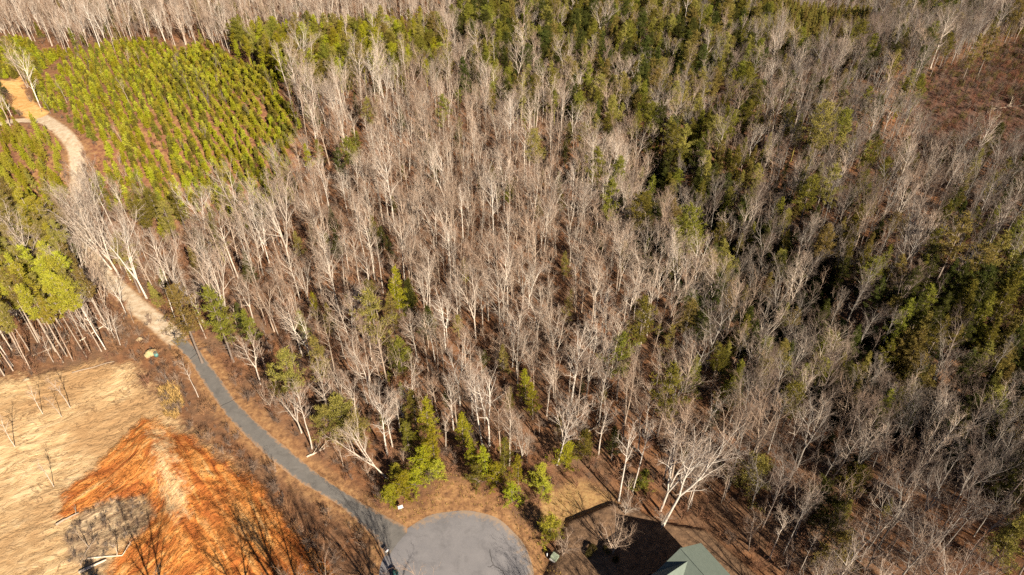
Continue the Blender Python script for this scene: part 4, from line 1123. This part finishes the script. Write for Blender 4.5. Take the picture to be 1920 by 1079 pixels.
    w.poly([pt(wc - 3.6, -wl + .4, 6.2), pt(wc + 3.6, -wl + .4, 6.2), pt(wc, -wl + .4, wz - .2)])
    link('wall', w.data('wall', [BRICK]), h)
    for s in (4, 7.5, 11):
        f_ = MB(); f_.box(pt(s, hw - i + .03, 3.2), (1.1, .12, 1.6), math.atan2(uy, ux)); fo = link('window', f_.data('window', [TRIM]), h)
        g = MB(); g.box(pt(s, hw - i + .08, 3.2), (.9, .08, 1.4), math.atan2(uy, ux)); link('pane', g.data('pane', [GLASS]), fo)
    v = MB(); p = pt(6.3, 1.9, rz - 1.9 * slope); v.tube([(p[0], p[1], p[2] - .1), (p[0], p[1], p[2] + .35)], [.06, .06], 8, True)
    link('vent_pipe', v.data('vent_pipe', [TRIM]), h)
    t = MB(); t.tube([pt(0.02, 0, rz + .03), pt(L - .02, 0, rz + .03)], [.09, .09], 6); link('ridge_cap', t.data('ridge_cap', [ROOF]), h)
house()

# ------------------------------------------------------------------ small things by the road and in the yard
WHITE = simple('white_paint', (0.78, 0.78, 0.76), 0.5, 0.05); WOOD = simple('weathered_wood', (0.20, 0.14, 0.09), 0.9); GREEN_BOX = simple('utility_green', (0.27, 0.31, 0.22), 0.6, 0.1); TEAL = simple('teal_paint', (0.10, 0.22, 0.20), 0.5); DARKG = simple('dark_green_plastic', (0.015, 0.055, 0.05), 0.4)
def thing(name, label, cat, x, y, rz=0, group=None):
    e = bpy.data.objects.new(name, None); COL.objects.link(e); e.location = (x, y, tz(x, y)); e.rotation_euler = (0, 0, rz)
    return tag(e, label, cat, group)
x, y = at(752, 958); t = thing('marker_post', 'white-topped utility marker post on the orange verge by the bushy pine', 'post', x, y, .4)
m = MB(); m.box((0, 0, .45), (.14, .14, 1.1)); link('post', m.data('post', [WOOD]), t)
m = MB(); m.box((0, 0, 1.12), (.85, .5, .25)); m.box((0, 0, 1.26), (.7, .36, .06)); link('cap', m.data('cap', [WHITE]), t)
x, y = at(727, 1040); t = thing('mailbox', 'white mailbox on a wooden post beside the asphalt road', 'mailbox', x, y, .9)
m = MB(); m.box((0, 0, .45), (.12, .12, 1.1)); link('post', m.data('post', [WOOD]), t)
m = MB(); n = 9
ring = [(-.13, 0)] + [(-.13 * cos(pi * k / n), .14 + .13 * sin(pi * k / n)) for k in range(n + 1)] + [(.13, 0)]
for a, b in zip(ring[:-1], ring[1:]): m.poly([(-.3, a[0], 1 + a[1]), (.3, a[0], 1 + a[1]), (.3, b[0], 1 + b[1]), (-.3, b[0], 1 + b[1])])
for s in (-.3, .3): m.poly([(s, a[0], 1 + a[1]) for a in ring])
link('box', m.data('box', [WHITE]), t)
m = MB(); m.box((.05, .15, 1.3), (.04, .02, .3)); link('flag', m.data('flag', [simple('red_paint', (.4, .03, .02))]), t)
x, y = at(1040, 1049); t = thing('utility_box', 'green metal utility box on the verge beside the yard', 'utility box', x, y, radians(-38))
m = MB(); m.box((0, 0, .12), (1.35, 1.2, .26)); link('plinth', m.data('plinth', [simple('concrete', (.4, .38, .35))]), t)
m = MB(); m.poly([(-.55, -.45, .25), (.55, -.45, .25), (.55, -.45, 1.0), (-.55, -.45, 1.0)]); m.poly([(.55, .45, .25), (-.55, .45, .25), (-.55, .45, 1.15), (.55, .45, 1.15)])
m.poly([(.55, -.45, .25), (.55, .45, .25), (.55, .45, 1.15), (.55, -.45, 1.0)]); m.poly([(-.55, .45, .25), (-.55, -.45, .25), (-.55, -.45, 1.0), (-.55, .45, 1.15)]); m.poly([(-.55, -.45, 1.0), (.55, -.45, 1.0), (.55, .45, 1.15), (-.55, .45, 1.15)])
link('cabinet', m.data('cabinet', [GREEN_BOX]), t)
m = MB(); m.box((0, -.47, .62), (1.0, .03, .62)); link('hatch', m.data('hatch', [GREEN_BOX]), t)
x, y = at(1026, 1044); t = thing('cable_pedestal', 'small white cable pedestal beside the green utility box', 'pedestal', x, y)
m = MB(); m.tube([(0, 0, -.1), (0, 0, .8)], [.12, .12], 10, True); link('post', m.data('post', [WHITE], True), t)
m = MB(); m.tube([(0, 0, .78), (0, 0, .9), (0, 0, .98)], [.15, .14, .05], 10, True); link('cap', m.data('cap', [WHITE], True), t)
x, y = at(742, 1079); t = thing('waste_bin', 'dark green round-lidded bin at the road edge', 'bin', x, y)
m = MB(); m.tube([(0, 0, 0), (0, 0, .95)], [.42, .5], 16, True); link('body', m.data('body', [DARKG], True), t)
m = MB(); m.tube([(0, 0, .95), (0, 0, 1.02), (0, 0, 1.15), (0, 0, 1.2)], [.54, .54, .38, .1], 16, True); link('lid', m.data('lid', [DARKG], True), t)

def rock(name, px, py, size, colr, label, cat, squash=.5, seed=1):
    rng = random.Random(seed); x, y = at(px, py); mb = MB(); nseg, nr_ = 12, 7; amp = [[rng.uniform(.78, 1.15) for _ in range(nseg)] for _ in range(nr_)]
    for r in range(nr_):
        ph = pi / 2 * r / (nr_ - 1)
        for k in range(nseg):
            th = 2 * pi * k / nseg; rr = size * cos(ph) * amp[r][k]
            mb.v.append((rr * cos(th), rr * .7 * sin(th), size * squash * sin(ph) * amp[r][k] - .1))
    for r in range(nr_ - 1):
        for k in range(nseg):
            a, b = r * nseg + k, r * nseg + (k + 1) % nseg; mb.f.append((a, b, b + nseg, a + nseg)); mb.m.append(0)
    mat = N(name + '_surface'); f = mat.noise(2.5, None, 6, .7); c = mat.ramp(f, [(.3, tuple(v * .6 for v in colr)), (.7, colr)])
    o = link(name, mb.data(name, [mat.done(c, .95, mat.bump(f, .8, .2))], True), None, (x, y, tz(x, y)), rng.uniform(0, 3)); return tag(o, label, cat)
rock('sand_pile', 283, 664, 1.5, (.50, .37, .19), 'long pile of yellow sand between the pines and the road', 'sand pile', .75, 3)
rock('sand_pile', 262, 637, .8, (.46, .34, .20), 'smaller tan heap behind the long yellow sand pile', 'sand pile', .8, 5)
rock('boulder', 50, 712, .7, (.42, .32, .21), 'pale boulder at the foot of the tall pine stand', 'boulder', .6, 7)
x, y = at(294, 668); t = thing('drum', 'teal metal drum beside the yellow sand pile', 'drum', x, y)
m = MB(); m.tube([(0, 0, 0), (0, 0, .3), (0, 0, .32), (0, 0, .6), (0, 0, .62), (0, 0, .95)], [.45, .45, .48, .48, .45, .45], 14, True); link('barrel', m.data('barrel', [TEAL], True), t)
m = MB(); m.tube([(0, 0, .95), (0, 0, 1.0)], [.47, .47], 14, True); link('lid', m.data('lid', [TEAL]), t)

LOGM = simple('log_bark', (0.30, 0.23, 0.17), 0.95, .4, 3)
LOGP = simple('pale_log', (0.55, 0.45, 0.34), 0.95, .25, 3)
def log(a, b, r, label, mat=None, limbs=0, name='fallen_log'):
    (ax, ay), (bx, by) = at(*a), at(*b); rng = random.Random(int(a[0] * 7 + b[1])); mb = MB(); n = 7; pts = []
    for i in range(n):
        t = i / (n - 1); x, y = ax + (bx - ax) * t + rng.uniform(-.12, .12), ay + (by - ay) * t + rng.uniform(-.12, .12)
        pts.append((x - ax, y - ay, tz(x, y) - tz(ax, ay) + r * .7))
    mb.tube(pts, [r * (1 - .5 * i / (n - 1)) for i in range(n)], 9, True)
    for _ in range(limbs):
        i = rng.randrange(2, n); p = Vector(pts[i]); d = Vector((bx - ax, by - ay, 0)).normalized()
        dd = (d + Vector((rng.uniform(-1, 1), rng.uniform(-1, 1), rng.uniform(.1, .8)))).normalized()
        bp, bd = branch(rng, p, dd, rng.uniform(1.5, 4.5), 4, .15, .02); mb.tube(bp, [.09, .07, .05, .035, .02], 4)
        for _k in range(5):
            q, qd = along(bp, bd, rng.uniform(.3, 1)); tp, _ = branch(rng, q, side_dir(rng, qd, .7), rng.uniform(.5, 1.5), 2, .2, .03); mb.tube(tp, [.035, .025, .012], 3)
    o = link(name, mb.data(name, [mat or LOGM], True), None, (ax, ay, tz(ax, ay))); return tag(o, label, 'log', 'fallen logs')
log((148, 1076), (200, 1050), .28, 'long fallen log with a dark shadowed side at the bottom of the slope', LOGP)
log((165, 1047), (230, 1042), .16, 'slim grey log lying across the rough chipped ground', LOGP, 2)
log((150, 1060), (166, 1028), .12, 'short thin log lying up the chipped ground', LOGM, 2)
log((135, 699), (215, 678), .13, 'brown log lying along the top edge of the straw slope', LOGM)
log((105, 985), (150, 962), .22, 'dark log half buried at the edge of the red clay', LOGM, 1)
log((575, 858), (610, 842), .18, 'pale broken log lying beside the road shoulder', LOGP, 3)
log((662, 462), (585, 425), .3, 'fallen tree lying with broken orange-brown limbs in the pale woods', simple('rusty_bark', (.42, .22, .11), .95, .3, 3), 14, 'fallen_tree')
log((150, 640), (215, 600), .16, 'grey fallen stem lying between the tall pine trunks', LOGP, 3)
log((60, 668), (130, 640), .14, 'thin fallen stem across the foot of the tall pine stand', LOGM, 3)
log((1100, 810), (1150, 790), .16, 'fallen branch lying in the leaf litter above the lawn', LOGP, 4)
log((1400, 690), (1460, 660), .2, 'pale fallen trunk lying on the ravine side', LOGP, 5)
log((1745, 830), (1800, 812), .2, 'white fallen trunk in the dark brush below the ravine', LOGP, 5)
log((1862, 205), (1898, 200), .13, 'white fallen trunk lying in the cleared ground', LOGP, 4)

# yard planting
LEAF_D = P_DARK
def ball(px, py, s, label):
    x, y = at(px, py); rng = random.Random(int(px)); T, Cn = MB(), MB()
    for k in range(4):
        bp, _ = branch(rng, (0, 0, -.05), side_dir(rng, Vector((0, 0, 1)), .5), s * .6, 3, .15, 0); T.tube(bp, [.03, .025, .02, .012], 4)
    for _ in range(110):
        d = Vector((rng.gauss(0, 1), rng.gauss(0, 1), rng.gauss(.35, .8))).normalized()
        if d.z < -.35: continue
        tuft(Cn, rng, Vector((0, 0, s * .45)) + Vector((d.x, d.y, d.z * .8)) * s * .5 * rng.uniform(.75, 1.02), d, 9, .16, .09)
    e = thing('yard_shrub', label, 'shrub', x, y, 0, 'clipped shrubs in the house yard')
    for part, m_, mt in (('stem', T, BARK), ('foliage', Cn, NEEDLE)):
        o = link(part, m_.data('yard_shrub_' + part, [mt]), e); o['tint'] = list((.10, .085, .03) if part == 'foliage' else C_BROWN)
ball(1110, 1032, 1.3, 'largest rounded olive shrub in the open yard')
ball(1104, 1042, 1.0, 'rounded shrub just in front of the largest olive one')
ball(1138, 1034, 1.3, 'rounded shrub under the bare ornamental tree')
ball(1154, 1052, 0.9, 'smallest rounded shrub at the front of the yard')
OR1 = Kind('ornamental', bare_tree(51, 6.5, 0.11, 0.16, 16, 0.34, 0.02, 4, 0.09, (30, 60), 0.9, 1.1), BM, 6.5, 'ornamental')
for px, py, h, c, lab in ((1150, 1038, 6.5, C_TAN, 'bare ornamental tree with fan of fine branches in the middle of the yard'), (1055, 1042, 5.0, C_TAN, 'bare many-stemmed shrub tree beside the green utility box'), (1172, 965, 4.0, C_PALE, 'small bare tree at the tip of the house shadow'), (1700 / 1.0, 1075, 4.5, C_TAN, 'low bare bush tree in the brush right of the house')):
    x, y = at(px, py); plant_tree(dict(x=x, y=y, s=h / 6.5, col=c, label=lab), OR1, 'ornamental_tree', 'tree', 'small bare ornamental trees')
